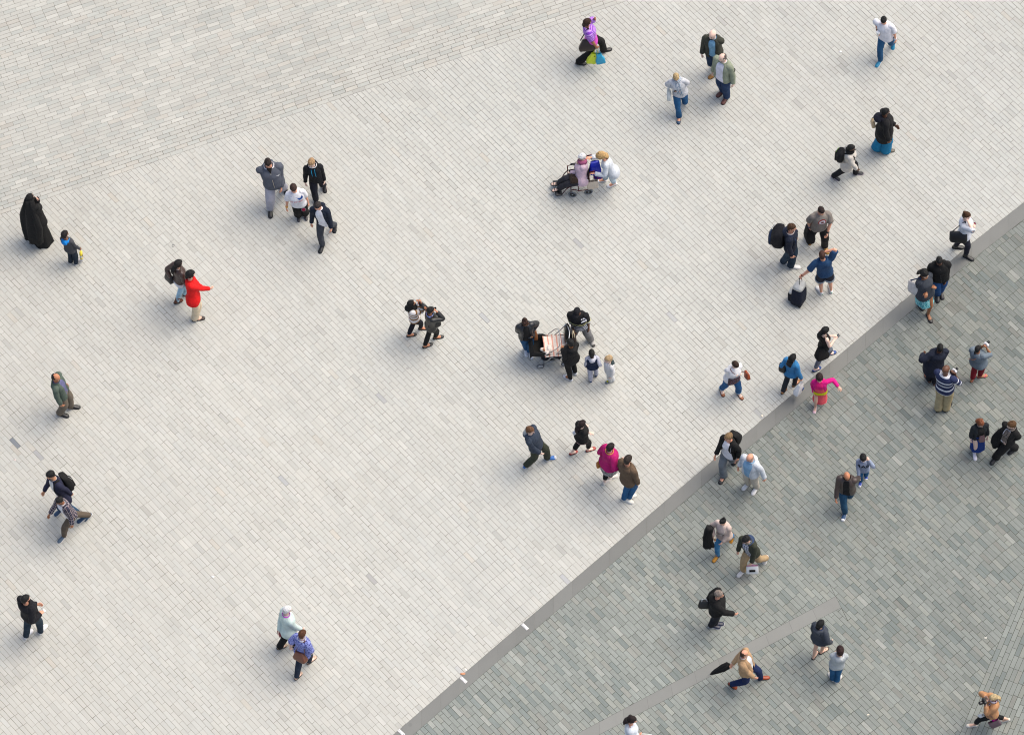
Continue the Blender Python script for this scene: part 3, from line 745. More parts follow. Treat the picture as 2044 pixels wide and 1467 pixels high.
            if cuff is not None:
                if len(mats) == 1: mats.append(cuff)
                d = (pts[-1] - pts[-2]).normalized(); b.tube([pts[-1] - d * (.018 * H), pts[-1] + d * (.012 * H)], [rad[-1] * 1.08, rad[-1] * 1.1], 16, 1)
        b.crumple(wr * 1.5, 8.0, s.H * 5 + len(s.key))
        return b.build(name, mats, s.o)
    def skirt(s, mat, ln=.3, flare=1.25, name='skirt', th=.01, waist=.22, fold=.03):
        b = MB(); H = s.H; rings = []; n = 34; m = 9
        kk = (s.kn['L'] + s.kn['R']) / 2 - s.pel
        for i in range(m):
            u = i / (m - 1)
            if u < .25: t = -.12 * (u / .25); base = s.ring(waist + (t - waist) * (u / .25), th, n)
            else:
                q = (u - .25) / .75; base0 = s.ring(-.12, th, n); c = sum(base0, V()) / n; dz = V((kk.x * .6 * q * ln * 2, kk.y * .6 * q * ln * 2, -ln * H * q)); k = 1 + (flare - 1) * q
                st = (s.kn['L'] - s.kn['R']).dot(s.fw); 
                base = []
                for j, p in enumerate(base0):
                    d = p - c; d = d * (k * (1 + fold * q * math.sin(j * 2 * PI / n * 7 + s.H * 30))); ff = d.dot(s.fw); d += s.fw * (ff * abs(st) * 1.6 * q); base.append(c + d + dz)
            rings.append(base)
        b.loft(rings, cap=(True, False)); b.crumple(.005, 8, s.H); return b.build(name, [mat], s.o)
    def shoes(s, up, sole=None, style='shoe', toe=None):
        H = s.H; sole = sole or M('#1a1a1c', 'rubber')
        for k, sg in (('L', -1), ('R', 1)):
            ball, t, fl, a_, hv, uv = s.ft[k]; sd = hv.cross(uv); b = MB(); heel = ball - hv * (fl * .68); W = H * 1.0
            def rg(q, w_, z0, z1, n=14): return [heel + hv * (fl * q) + sd * (w_ * W * math.cos(2 * PI * i / n)) + uv * ((z0 + z1) / 2 * H + (z1 - z0) / 2 * H * math.sin(2 * PI * i / n)) for i in range(n)]
            hi = dict(shoe=1.0, boot=1.0, flat=.62, sandal=.3, heel=.7)[style]
            prof = [(-.02, .012, .008, .040 * hi), (.05, .021, .004, .052 * hi), (.2, .0235, .004, .054 * hi), (.38, .023, .003, .050 * hi), (.55, .026, .003, .040 * hi), (.75, .0295, .002, .032 * max(.75, hi)), (.9, .027, .002, .027 * max(.8, hi)), (1.0, .018, .003, .020), (1.03, .006, .004, .012)]
            mats = [up, sole]
            if style == 'sandal':
                for q in (.72, .5): b.tube([heel + hv * (fl * q) + sd * (.027 * W) + uv * (.006 * H), heel + hv * (fl * q) + uv * ((.034 if q > .6 else .045) * H), heel + hv * (fl * q) - sd * (.027 * W) + uv * (.006 * H)], .0055 * H, 8, smooth=3)
            else: b.loft([rg(*q) for q in prof])
            if style == 'boot': b.tube([s.an[k] - uv * (.01 * H), s.an[k] + (s.kn[k] - s.an[k]) * .28], [.031 * H, .033 * H], 14)
            b.loft([[heel + hv * (fl * q) + sd * (w_ * W * math.cos(2 * PI * i / 14)) + uv * (.0045 * H * (1 + math.sin(2 * PI * i / 14)) * 1.2 - .001) for i in range(14)] for q, w_ in ((-.035, .014), (.05, .024), (.3, .0255), (.55, .0285), (.75, .032), (.92, .0285), (1.02, .019), (1.05, .008))], 1)
            if toe is not None:
                mats.append(toe); b.ball(heel + hv * (fl * .9) + uv * (.016 * H), (fl * .14, .0285 * W, .016 * H), (hv, sd, uv), 10, 6, 2)
            zmin = min(p.z for p in b.v)
            b.build('shoe', mats, s.o)
    def hair(s, hx, style='short', mat=None, vol=1.0):
        hh = s.hh; hw, hd = hh * .675, hh * .88; b = MB(); m = mat or M(hx, 'hair'); n = 26
        kk = dict(short=1.09, crop=1.035, bald=1.04, bob=1.2, long=1.13, pony=1.08, bun=1.09, curly=1.25, afro=1.22, sides=1.05, swept=1.13)[style] * vol
        rings = []
        zs = [-.72, -.5, -.3, -.1, .08, .25, .42, .58, .72, .84, .93, 1.0, 1.04]
        for z in zs:
            P_ = HEADP
            for i in range(len(P_) - 1):
                if z <= P_[i + 1][0] or i == len(P_) - 2: a, c = P_[i], P_[i + 1]; q = max(0, min(1, (z - a[0]) / (c[0] - a[0]))); break
            rx, ry, yo = [a[j] + (c[j] - a[j]) * q for j in (1, 2, 3)]
            if z < 0: rx = max(rx, .9); ry = max(ry, .92); yo = -.02
            ring = s.hring(min(z, 1.0) + max(0, (kk - 1) * .7) * max(0, z), rx, ry, yo, 1.0, n); cc = s.hC + s.hu * (z * hh)
            out = []
            for i, p in enumerate(ring):
                f = math.cos(2 * PI * i / n)                  # 1 front, -1 back
                if style in ('bob', 'long', 'curly'): edge = .52 if f > .62 else (-.62 if f < .35 else -.1)
                elif style == 'afro': edge = .42 if f > .55 else (-.1 if f > .1 else -.55)
                elif style in ('bald', 'sides'): edge = 9 if f > .25 else (-.02 if f > -.1 else -.5)
                else: edge = .55 if f > .6 else (.28 if f > .25 else (-.02 if f > -.15 else -.5))
                on = z > edge - .02
                if style == 'bald' and z > .5: on = False
                if style == 'sides' and z > (.62 if f > -.3 else .86): on = False
                k = kk if on else .84
                if on and style in ('bob', 'curly'): k *= 1 + .06 * (z < .2)
                q2 = cc + (p - cc) * k if on else s.hC + (p - s.hC) * k
                if on:
                    amp = dict(curly=.10, afro=.05, bob=.04, swept=.06).get(style, .035)
                    q2 += (p - cc).normalized() * (noise.noise(q2 * (46 if style != 'curly' else 34)) * amp * hh + noise.noise(q2 * 110) * .02 * hh)
                    if z > .9: q2 += s.hu * (hh * .05 * (kk > 1.03))
                out.append(q2)
            rings.append(out)
        b.loft(rings, cap=(True, style not in ('bald',)))
        def back(z0, z1, w0, w1, d0, drop=0.0, out=0.0):
            R_ = []
            for i in range(8):
                u = i / 7; z = z0 + (z1 - z0) * u
                c = s.hC + (s.hu if z > -.6 else s.hu.lerp(V((0, 0, 1)), min(1, (-z - .6)))) * (z * hh) - s.hf * (hd * (.62 + out * u))
                if z < -.7: c -= s.sf * (.058 * s.H * min(1, (-z - .7) / .7))
                w = (w0 + (w1 - w0) * u) * hw; d = d0 * hd * (1 - .45 * u)
                R_.append([c + s.hr_ * (w * math.sin(2 * PI * j / 16)) + s.hf * (d * math.cos(2 * PI * j / 16)) + V((noise.noise(V((j * 2.1, u * 3, s.H))), noise.noise(V((j * 1.7, u * 3, 5))), 0)) * (.05 * hh * (.3 + u)) for j in range(16)])
            b.loft(R_)
        if style == 'long': back(.3, -2.6, .95, .85, .42, out=.35)
        if style == 'bob': back(.2, -1.0, 1.02, .8, .42)
        if style == 'curly': back(.3, -1.9, 1.3, 1.1, .65, out=.1)
        if style == 'pony':
            c = s.hC - s.hf * (hd * .95) + s.hu * (hh * .1); b.tube([c, c - s.hf * (hd * .25) - s.hu * (hh * .2), c - s.hf * (hd * .25) - s.hu * (hh * 1.1), c - s.hf * (hd * .1) - s.hu * (hh * 1.7)], [hw * .25, hw * .35, hw * .28, hw * .08], 10, smooth=3)
        if style == 'bun': b.ball(s.hC - s.hf * (hd * .72) + s.hu * (hh * .9), hh * .40, (s.hr_, s.hf, s.hu), 14, 10, 0, .16, 40)
        return b.build('hair', [m], s.o)
    def cover(s, mat, kind='hijab', name='headscarf'):
        """head coverings: hijab, cap, beanie"""
        hh = s.hh; hw, hd = hh * .675, hh * .88; b = MB(); n = 26; rings = []
        if kind == 'hijab':
            for z, k, fr in ((-2.0, 2.1, -1), (-1.6, 1.75, -1), (-1.25, 1.3, -1), (-1.0, 1.16, -.3), (-.7, 1.22, .55), (-.35, 1.2, .5), (0, 1.2, .55), (.3, 1.2, .62), (.55, 1.2, .9), (.8, 1.2, 2), (.98, 1.25, 2), (1.04, 1.2, 2)):
                zz = max(-1, min(1, z)); P_ = HEADP
                for i in range(len(P_) - 1):
                    if zz <= P_[i + 1][0] or i == len(P_) - 2: a, c = P_[i], P_[i + 1]; q = max(0, min(1, (zz - a[0]) / (c[0] - a[0]))); break
                rx, ry, yo = [a[j] + (c[j] - a[j]) * q for j in (1, 2, 3)]
                if z < .2: rx = max(rx, .9); ry = max(ry, .9); yo = -.05
                ring = s.hring(zz * 1.06 if z > -1 else z, rx, ry, yo, k, n); cc = sum(ring, V()) / n
                rings.append([p if math.cos(2 * PI * i / n) < fr or fr < -.5 else cc + (p - cc) * .62 for i, p in enumerate(ring)])
            b.loft(rings, cap=(False, True)); b.crumple(.008, 16, 3)
        else:
            lo = .18 if kind == 'cap' else .05
            for z, rx, ry in ((lo, 1.0, 1.0), (.45, 1.0, 1.0), (.72, .86, .88), (.92, .58, .62), (1.06, .2, .2)): rings.append(s.hring(z, rx, ry, -.04, 1.13, n))
            b.loft(rings, cap=(True, True))
            if kind == 'cap':
                c = s.hC + s.hu * (hh * .24); m = 13
                r1 = [c + s.hr_ * (hw * 1.12 * math.sin(a)) + s.hf * (hd * 1.1 * math.cos(a)) for a in [-1.15 + 2.3 * i / (m - 1) for i in range(m)]]
                r2 = [c + s.hr_ * (hw * 1.25 * math.sin(a)) + s.hf * (hd * (1.15 + .85 * math.cos(a * 1.15))) - s.hu * (hh * .06) for a in [-1.15 + 2.3 * i / (m - 1) for i in range(m)]]
                lo_ = [p - s.hu * (hh * .05) for p in r2]; b.loft([r1, r2, lo_, [p - s.hu * (hh * .05) for p in r1]], closed=False)
            else: b.crumple(.004, 30, 2)
        return b.build(name, [mat], s.o)
    def scarf(s, mat, tails=True, name='scarf', r=.022):
        H = s.H; b = MB(); c = s.neck + s.ax * (.012 * H); m = 12
        b.tube([c + s.sr * (.045 * H * math.sin(2 * PI * i / m)) + s.sf * (.043 * H * math.cos(2 * PI * i / m) + .004) for i in range(m + 1)], r * H, 10, smooth=2)
        if tails:
            for x, t1 in ((.03, .12), (-.012, .25)):
                b.tube([s.surf(x, t, .022) for t in (.93, .8, .6, .4, t1)], [.018 * H, .022 * H, .024 * H, .026 * H, .028 * H], 10, smooth=2, flat=.35, ref=s.sr)
        b.crumple(.005, 20, 1); return b.build(name, [mat], s.o)
    def patch(s, name, polys, mat, th=.03, x0=0, t0=.66, sc=1.0):
        """marks on the front of the chest: polygons in metres (x to the wearer's left, y up) about (x0, t0)"""
        b = MB()
        for q in polys:
            b.poly([s.surf(x0 + x * sc, t0 + y * sc / s.sl, th) for x, y in q])
        return b.build(name, [mat], s.o)
    def band(s, k, f, mat, name, r=.024, w=.02):
        H = s.H; a = s.wr[k].lerp(s.el[k], f); d = (s.el[k] - s.wr[k]).normalized(); b = MB(); b.tube([a - d * (w * H / 2), a + d * (w * H / 2)], [r * H, r * H], 12); return b.build(name, [mat], s.o)
    def glasses(s, mat):
        hh = s.hh; hw, hd = hh * .675, hh * .88; b = MB(); c = s.hC + s.hf * (hd * 1.02) + s.hu * (hh * .04)
        for sg in (-1, 1):
            q = c + s.hr_ * (sg * hw * .42); b.tube([q + s.hr_ * (hw * .3 * math.cos(a)) + s.hu * (hh * .16 * math.sin(a)) for a in [2 * PI * i / 10 for i in range(11)]], .003, 5)
            b.tube([q + s.hr_ * (sg * hw * .3), s.hC + s.hr_ * (sg * hw * 1.02) + s.hu * (hh * .04)], .003, 5)
        return b.build('glasses', [mat], s.o)
# ------------------------------------------------------------------ things people carry
UPZ = V((0, 0, 1))
def axes(fw, up=UPZ):
    up = up.normalized(); f = (fw - up * fw.dot(up)).normalized(); return (f.cross(up), f, up)
def rrect(c, ax, a, b, n=20, e=.36):
    return [c + ax[0] * (a * math.copysign(abs(math.cos(q)) ** e, math.cos(q))) + ax[1] * (b * math.copysign(abs(math.sin(q)) ** e, math.sin(q))) for q in [2 * PI * i / n for i in range(n)]]
def bag(name, label, cat, c, fw, size, mat, strap=None, smat=None, taper=.8, sag=.012, top_open=False, inner=None, up=UPZ, group=None, r=.009, bot=.9, swid=.4):
    """a soft bag: c = centre, fw = heading of its long side, size = (long, thick, high); strap: list of points or a handle height"""
    if up is UPZ: up = V((0, .42, 1)).normalized()          # hangs a little askew against the wearer
    ax = axes(fw.cross(up), up); L, T_, Hh = size; b = MB()
    c = V(c); prof = [(0, .93 * bot), (.05, bot), (.3, 1.0), (.6, (1 + taper) / 2), (.94, taper), (1.0, taper * .97)]
    tk = [(.9), 1.0, 1.05, .95, .62, .5]
    b.loft([rrect(c + ax[2] * (Hh * (h - .5)), (ax[1] * -1, ax[0]) if False else (ax[0], ax[1]), L / 2 * k, T_ / 2 * q) for (h, k), q in zip(prof, tk)], cap=(True, not top_open))
    if top_open and inner: b.loft([rrect(c + ax[2] * (Hh * .5), ax, L / 2 * taper * .86, T_ * .22), rrect(c + ax[2] * (Hh * .4), ax, L / 2 * taper * .8, T_ * .2)], 1)
    b.crumple(sag, 11, L * 9 + c.x)
    o = b.build(name, [mat] + ([inner] if inner else []), None, c, label, cat, group); tp = c + ax[2] * (Hh * .46)
    if strap is not None:
        h = MB()
        if hasattr(strap, '__len__'):
            pts = [tp + ax[0] * (L * .36)] + [V(p) for p in strap] + [tp - ax[0] * (L * .36)]; h.tube(pts, r, 8, smooth=3, flat=.5)
        else:
            for sg in (-1, 1):
                pts = [tp + ax[0] * (L * swid / 2) + ax[1] * (sg * T_ * .2), tp + ax[0] * (L * swid * .4) + ax[1] * (sg * T_ * .1) + ax[2] * (strap * .75), tp + ax[2] * strap, tp - ax[0] * (L * swid * .4) + ax[1] * (sg * T_ * .1) + ax[2] * (strap * .75), tp - ax[0] * (L * swid / 2) + ax[1] * (sg * T_ * .2)]
                h.tube(pts, r, 7, smooth=3)
        h.build('strap' if hasattr(strap, '__len__') else 'handle', [smat or mat], o)
    return o
def backpack(s, label, mat, mat2=None, w=.17, d=.10, h=.26, drop=0.0, trim=None, side=0.0, tiltb=0.0):
    H = s.H; ax = (s.sr, -s.sf, s.ax); c0 = s.pel + s.ax * (s.sl * (.60 - drop)) - s.sf * (s.prof(.6)[1] * H * s.g + .02) + s.sr * side
    D, W, Hh = d * H, w * H, h * H; b = MB()
    b.loft([rrect(c0 + ax[2] * (Hh * (q - .5)) + ax[1] * (D * k * .5), ax, W / 2 * m, D / 2 * k, 22, .6) for q, k, m in ((0, .55, .75), (.05, .9, .95), (.3, 1.1, 1.0), (.6, 1.0, 1.0), (.85, .8, .9), (.97, .5, .7), (1.0, .2, .5))])
    b.crumple(.006, 9, W * 9); o = b.build('backpack', [mat], None, c0, label, 'backpack')
    p = MB(); p.loft([rrect(c0 + ax[2] * (Hh * (q - .5)) + ax[1] * (D * 1.02), ax, W * .36 * m, D * .22 * k, 16, .6) for q, k, m in ((.08, .5, .8), (.14, 1, 1), (.42, 1, 1), (.5, .5, .85))]); p.crumple(.004, 12, 2)
    p.build('pocket', [mat2 or mat], o)
    for sg in (-1, 1):
        q = MB(); x = s.sr * (sg * s.sw * .62)
        top_ = s.pel + s.ax * (s.sl * .95) + x; fr = s.surf(-sg * s.sw * .62, .72, .03)
        q.tube([c0 + ax[2] * (Hh * .4) + x * .5 + ax[1] * (-.01), top_ - s.sf * (.03 * H) + s.ax * (.012 * H), top_ + s.sf * (.02 * H) + s.ax * (.006 * H), fr, s.surf(-sg * s.sw * .95, .45, .035), c0 - ax[2] * (Hh * .38) + s.sr * (sg * W * .42)], [.016, .024, .024, .022, .014, .010], 8, smooth=3, flat=.4, ref=s.sr)
        q.build('strap', [mat2 or mat], o)
    if trim:
        q = MB(); q.tube([c0 + ax[2] * (Hh * (t - .5)) + ax[1] * (D * dd) + ax[0] * (W * xx) for t, dd, xx in ((.92, .82, -.30), (.6, 1.08, -.2), (.3, 1.15, -.1), (.08, 1.0, .05))], .006, 6, smooth=3); q.build('trim', [trim], o)
    return o
def shoulder(s, k, lift=.022):
    """where a bag strap crosses a shoulder"""
    sg = -1 if k == 'L' else 1; return s.sh[k].lerp(s.neck, .38) + s.ax * (lift * s.H + .012)
def small(name, label, cat, fn, mats, loc):
    b = MB(); fn(b); return b.build(name, mats, None, loc, label, cat)
def phone(s, k, label, fw=None, up=None, hx='#17181b'):
    h = s.hand[k] + s.hdir[k] * .02; u = up or (s.hdir[k] + UPZ * .4).normalized(); f = fw or s.fw; ax = axes(f, u)
    b = MB(); b.box(h + ax[1] * .012, (.075, .010, .145), ax, 0, 1, .003); o = b.build('phone', [M(hx, 'plastic')], None, h, label, 'phone')
    q = MB(); q.box(h + ax[1] * .006, (.066, .002, .125), ax); q.build('screen', [M('#3a4350', 'shiny')], o); return o
def carrier(label, c, fw, size, mat, hand, up=UPZ, logo=None, lmat=None, taper=1.0, cat='shopping bag', hmat=None, sag=.006, name='carrier_bag', lower=1.0, inner=None):
    """a paper or plastic shopping bag hanging from a hand"""
    ax = axes(fw, up); L, T_, Hh = size; b = MB(); c = V(c)
    ax = (ax[1], ax[0] * -1, ax[2])
    rg = []
    for h, k, t in ((0, lower * .96, .95), (.04, lower, 1), (.4, 1.0, 1.0), (.75, taper, .8), (1.0, taper * .98, .45)): rg.append(rrect(c + ax[2] * (Hh * (h - .5)), ax, L / 2 * k, T_ / 2 * t, 20, .3))
    b.loft(rg, cap=(True, False)); b.loft([[p.lerp(c + ax[2] * (Hh * .5), .06) for p in rg[-1]], [p.lerp(c, .2) for p in rg[-2]]], 1, cap=(False, True))
    b.crumple(sag, 12, Hh * 30); o = b.build(name, [mat, inner or mat], None, c, label, cat)
    q = MB(); tp = c + ax[2] * (Hh * .49)
    for sg in (-1, 1): q.tube([tp + ax[0] * (L * .2) + ax[1] * (sg * T_ * .2), tp + ax[0] * (L * .12) + (hand - tp) * .7, hand, tp - ax[0] * (L * .12) + (hand - tp) * .7, tp - ax[0] * (L * .2) + ax[1] * (sg * T_ * .2)], .004, 6, smooth=3)
    q.build('handle', [hmat or mat], o)
    if logo:
        for sg in (-1, 1):
            q = MB()
            for (x, y, w_, h_) in logo:
                p = c + ax[1] * (sg * (T_ * .5 + .006)) + ax[2] * (Hh * (y - .5)) + ax[0] * (x * L); q.box(p, (w_ * L, .004, h_ * Hh), ax)
            q.build('emblem', [lmat], o)
    return o
def cup(label, p, hx='#f4efe6', lid='#ffffff', r=.038, h=.11):
    b = MB(); b.loft([[p + V((q * math.cos(2 * PI * i / 16), q * math.sin(2 * PI * i / 16), z)) for i in range(16)] for z, q in ((-h / 2, r * .74), (h / 2, r))]); o = b.build('paper_cup', [M(hx, 'paper')], None, p, label, 'cup')
    q = MB(); q.loft([[p + V((k * math.cos(2 * PI * i / 16), k * math.sin(2 * PI * i / 16), z)) for i in range(16)] for z, k in ((h / 2, r * 1.08), (h / 2 + .008, r * 1.08), (h / 2 + .016, r * .92), (h / 2 + .012, r * .8))]); q.build('lid', [M(lid, 'plastic')], o); return o
def camera(s, label, hx='#141416', big=1.0, lens=True):
    p = (s.hand['L'] + s.hand['R']) / 2 + s.hf * .05; ax = axes(s.hf); b = MB(); b.box(p, (.13 * big, .06 * big, .085 * big), ax, 0, 1, .008); b.box(p + ax[2] * (.052 * big), (.05 * big, .05 * big, .03 * big), ax, 0, .8)
    o = b.build('camera', [M(hx, 'plastic')], None, p, label, 'camera'); q = MB(); q.tube([p + ax[1] * .02, p + ax[1] * (.10 * big), p + ax[1] * (.115 * big)], [.036 * big, .036 * big, .032 * big], 16); q.build('lens', [M('#0d0d0f', 'shiny')], o); return o
def drape(label, pts, mat, w, t, name='coat', cat='coat', side=None, n=18, wob=.02):
    """cloth hanging over an arm: a folded bundle following pts"""
    b = MB(); R_ = []; pts = cr_path(pts, 3); m = len(pts)
    for i, p in enumerate(pts):
        tt = (pts[min(i + 1, m - 1)] - pts[max(i - 1, 0)]).normalized(); sd = (side - tt * side.dot(tt)).normalized(); nn = tt.cross(sd); u = i / (m - 1)
        ww, th = w[0] + (w[1] - w[0]) * u, t[0] + (t[1] - t[0]) * u
        R_.append([p + sd * (ww * math.cos(2 * PI * j / n)) + nn * (th * math.sin(2 * PI * j / n) * (1 + .35 * math.sin(j * 2.7 + u * 3))) for j in range(n)])
    b.loft(R_); b.crumple(wob, 9, w[0] * 7); return b.build(name, [mat], None, pts[0], label, cat)
# ------------------------------------------------------------------ who stands where
BLK, NAVY, DEN, DKD, WHT = '#1b1b1f', '#1f2b3c', '#24587f', '#16303f', '#eef0f4'
Lth = lambda h: M(h, 'leather')
def den(h): return M(h, 'denim')
WS = M('#e9e6e0', 'rubber'); BS = M('#18181a', 'rubber')
swoosh = [[(.075, .028), (.03, .004), (-.09, .034), (.02, -.022), (.06, -.018), (.078, .004)]]

# 1 woman in black, photographing
s = P('veil', 'c1', (440, 255), 40, (575, 850), (680, 915), skin='f', sex='w', hr=(548, 290, .86), hl=(560, 560, .56), g=1.1, lim=(1.5, 1.72), hp=0)
s.body('person in a flowing black full-length veil raising a phone')
s.skirt(M('#0b0b0f'), .50, 1.35, 'robe', th=.05, waist=.3, fold=.06); s.top(M('#0b0b0f'), 'cloak', -.12, .045, 1.0, loose=1.2, flare=1.1, cuff=.04, wr=.012)
s.cover(M('#0a0a0d'), 'hijab', 'headscarf')
b = MB(); R_ = []
for i in range(12):
    u = i / 11; c = s.hC.lerp(s.pel - s.sf * .06 - UPZ * (.38 * s.H), u) - s.sf * (.03 + .11 * math.sin(u * 2.0)); wd = (.10 + .30 * min(1, u * 1.8)) * (1 - .30 * max(0, u - .55) / .45)
    R_.append([c + s.sr * (wd * math.sin(a)) + s.sf * ((.10 + .05 * u) * math.cos(a) * (1 + .25 * math.sin(7 * a))) + UPZ * (.03 * math.sin(5 * a) * u) for a in [2 * PI * j / 40 for j in range(40)]])
b.loft(R_); b.crumple(.014, 8, 3); b.build('veil', [M('#0b0b0e')], s.o)
s.shoes(Lth(BLK), BS, 'flat'); phone(s, 'R', 'pale phone held up by the veiled person in black', s.fw, UPZ, '#c9b8ae')
# 2 boy beside her
s = P('boyhood', 'c1', (945, 795), 58, (1050, 1180), (1135, 1200), skin='b', sex='k', hr=(1178, 1015, .42), hl='sf', child=.9, lim=(1.05, 1.3), hf=50)
s.body('child in a charcoal hooded top with bright blue hood lining, beside the veiled person'); s.top(M('#4c4d52'), 'hoodie', -.06, .016, hood=M('#1d90e6')); s.legs(den('#1d2c3a'), flare=1.1, fit=1.2); s.shoes(M('#c9c4c4', 'leather'), WS); s.hair('#231d1b', 'crop')
h = s.hand['R']; q = G(Q('c1', (1190, 1115)), .22)
b = MB(); ax = axes(V((CR.x, CR.y, 0)), (h - q)); b.loft([rrect(q + ax[2] * z, ax, .05 * k, .03 * k, 16, .6) for z, k in ((-.17, .4), (-.15, .9), (0, 1), (.12, 1), (.17, .5))]); o = b.build('toy', [M('#e6e6e8', 'plastic')], None, q, 'yellow and white toy hanging from the hand of the hooded child', 'toy')
for z, hh_ in ((.14, .10), (-.02, .07)):
    b = MB(); b.loft([rrect(q + ax[2] * (z + d), ax, .056 * k, .036 * k, 16, .6) for d, k in ((-hh_ / 2, .95), (0, 1.04), (hh_ / 2, .8))]); b.build('yellow_panel', [M('#f2d838', 'plastic')], o)
b = MB(); b.box(q + ax[2] * .05 + ax[1] * .034, (.06, .01, .03), ax); b.build('dark_panel', [M('#3a3428', 'plastic')], o)
# 3, 4 two women walking arm in arm
s = P('brownj', 'c2', (480, 315), 30, (480, 985), (650, 830), sex='w', lL=.08, hl=(345, 545, .55), hr='pocket', skin='f', eL=(.5, -.6, -.3))
s.body('person in a short brown leather jacket and pale washed jeans, long dark hair'); s.top(M('#eff2fa'), 'shirt', -.13, .010, 0, sleeves=False); s.top(Lth('#4a3733'), 'jacket', .12, .02, collar=Lth('#43322e')); s.legs(den('#a9cbdc'), flare=.9); s.shoes(Lth('#6b3d28'), BS, 'boot'); s.hair('#221a17', 'long', vol=1.05)
bag('handbag', 'black handbag on the bent arm of the person in a brown leather jacket', 'handbag', G(Q('c2', (330, 555)), .85), s.rt, (.30, .13, .2), Lth('#1f1d20'), .13, Lth('#4a2d24'), .85)
s = P('redcoat', 'c2', (690, 495), 5, (815, 1275), (835, 1255), sex='w', hr=(1020, 745, .60), hl='low', hf=10, g=1.05, eR=(.5, -.8, -.3), po=-.02)
s.body('person in a loose bright red coat and wide cream trousers'); s.top(M('#f2101c'), 'coat', -.13, .024, flare=1.1, loose=1.1, wr=.010, collar=M('#e00e1a')); s.legs(M('#ecd9ba'), fit=1.25, flare=1.25); s.shoes(Lth('#3a2c26'), BS, 'flat'); s.hair('#17161a', 'bob', vol=1.02)
# 5-8 family group coming down
s = P('bigman', 'c3', (365, 168), -80, (600, 540), (398, 835), g=1.42, lL=.06, hl=(548, 540, .46), hr='back', skin='r', hp=18, lim=(1.72, 1.88))
s.body('large person in a grey zipped hooded top and light grey jogging trousers'); s.top(M('#5f646f'), 'hoodie', -.10, .02, 1, hood=M('#666b76'), collar=M('#e9e9ee')); s.legs(M('#b9bac6'), fit=1.2, flare=.95); s.shoes(Lth('#161618'), BS); s.hair('#2c2320', 'short')
b = MB(); b.tube([s.surf(.0, t, .024) for t in (.86, .6, .3, 0, -.09)], .006, 6, smooth=2); b.build('zip', [M('#c9c3b4', 'metal')], s.o)
s.patch('inset', [[(.05, .10), (.0, -.05), (-.05, .10)]], M('#141418'), .036, 0, .93); s.patch('emblem', [[(a * .55, c * .55) for a, c in q] for q in swoosh], M('#ffffff'), .024, .13, .72)
s = P('blondboy', 'c3', (945, 165), -88, (1118, 510), (1003, 705), sex='k', skin='p', child=.25, lL=.05, hr='pocket', hl='pocket', hf=-110, hp=15, lim=(1.5, 1.72), H=1.66)
s.body('fair-haired young person in a black hooded top with cyan drawstrings'); s.top(M('#1f2125'), 'hoodie', -.07, .018, hood=M('#1b1d21'), cuffm=M('#9aa3ad'), collar=M('#d9dade')); s.legs(M('#20222e'), fit=1.15, flare=1.1); s.shoes(Lth('#1c1a1c'), M('#8e1a22', 'rubber')); s.hair('#a98a66', 'short')
b = MB(); b.tube([s.surf(.02, t, .03) for t in (.94, .8, .66, .55)], .006, 6, smooth=2); b.build('drawstring', [M('#16a5d8')], s.o); b = MB(); b.tube([s.surf(-.03, t, .03) for t in (.94, .82, .7, .62)], .006, 6, smooth=2); b.build('drawstring', [M('#16a5d8')], s.o)
s = P('teekid', 'c3', (705, 505), -85, (870, 890), (778, 905), sex='k', skin='r', child=.55, g=1.25, hr=(615, 762, .44), hl=(903, 700, .46), lim=(1.25, 1.5), hp=18)
s.body('child in a white T-shirt with a blue tick mark and red lettering'); s.top(M('#f4f5fa'), 'tshirt', -.06, .018, .42, loose=1.2); s.legs(M('#17171a'), 'shorts', .86, 1.4, 1.3); s.shoes(Lth('#3c3a3e'), WS); s.hair('#40302a', 'short')
for k in 'LR':
    b = MB(); b.tube([s.an[k] - UPZ * .01, s.an[k] + UPZ * .09], [.034, .036], 12); b.build('sock', [M('#a3152a')], s.o)
s.patch('emblem', swoosh, M('#1d55a8'), .032, .02, .78, 1.5)
s.patch('lettering', [[(x, -.016), (x + w_, -.016), (x + w_, .012), (x, .012)] for x, w_ in ((.10, -.012), (.083, -.02), (.058, -.008), (.046, -.02), (.015, -.008), (-.002, -.016), (-.024, -.016), (-.055, -.02), (-.082, -.008), (-.095, -.012))], M('#e88a8e'), .032, .0, .60, 1.2)
b = MB(); c = s.hip['L'].lerp(s.kn['L'], .55) + s.fw * .115; b.ball(c, (.045, .012, .07), axes(s.fw), 12, 7); b.build('emblem', [M('#b01a48')], s.o)
b = MB(); b.ball(c - s.fw * .006, (.06, .010, .09), axes(s.fw), 12, 7); b.build('emblem', [M('#8a8c94')], s.o)
s.band('R', .05, M('#f2b025', 'rubber'), 'wristband', .022, .02)
s = P('navyman', 'c3', (1030, 740), -105, (1255, 1040), (1080, 1310), skin='r', lL=.05, hl=(1215, 1075, .45), hr='pocket', hp=15, hf=-120, lim=(1.7, 1.84))
s.body('person in an open navy hooded jacket over a white T-shirt and faded black jeans'); s.top(M('#f3f4fa'), 'tshirt', -.09, .014, 0, sleeves=False); s.top(M('#1c2838'), 'jacket', -.05, .024, 1, op=(34, 22), hood=M('#1c2838')); s.legs(den('#3c4048'), fit=1.1, flare=1.05); s.shoes(Lth('#1d1c1e'), BS); s.hair('#35302f', 'short')
for x in (.05, -.05):
    b = MB(); b.tube([s.surf(x, t, .04) for t in (.92, .8, .7)], .004, 6); b.build('drawstring', [M('#e8e8ec')], s.o)
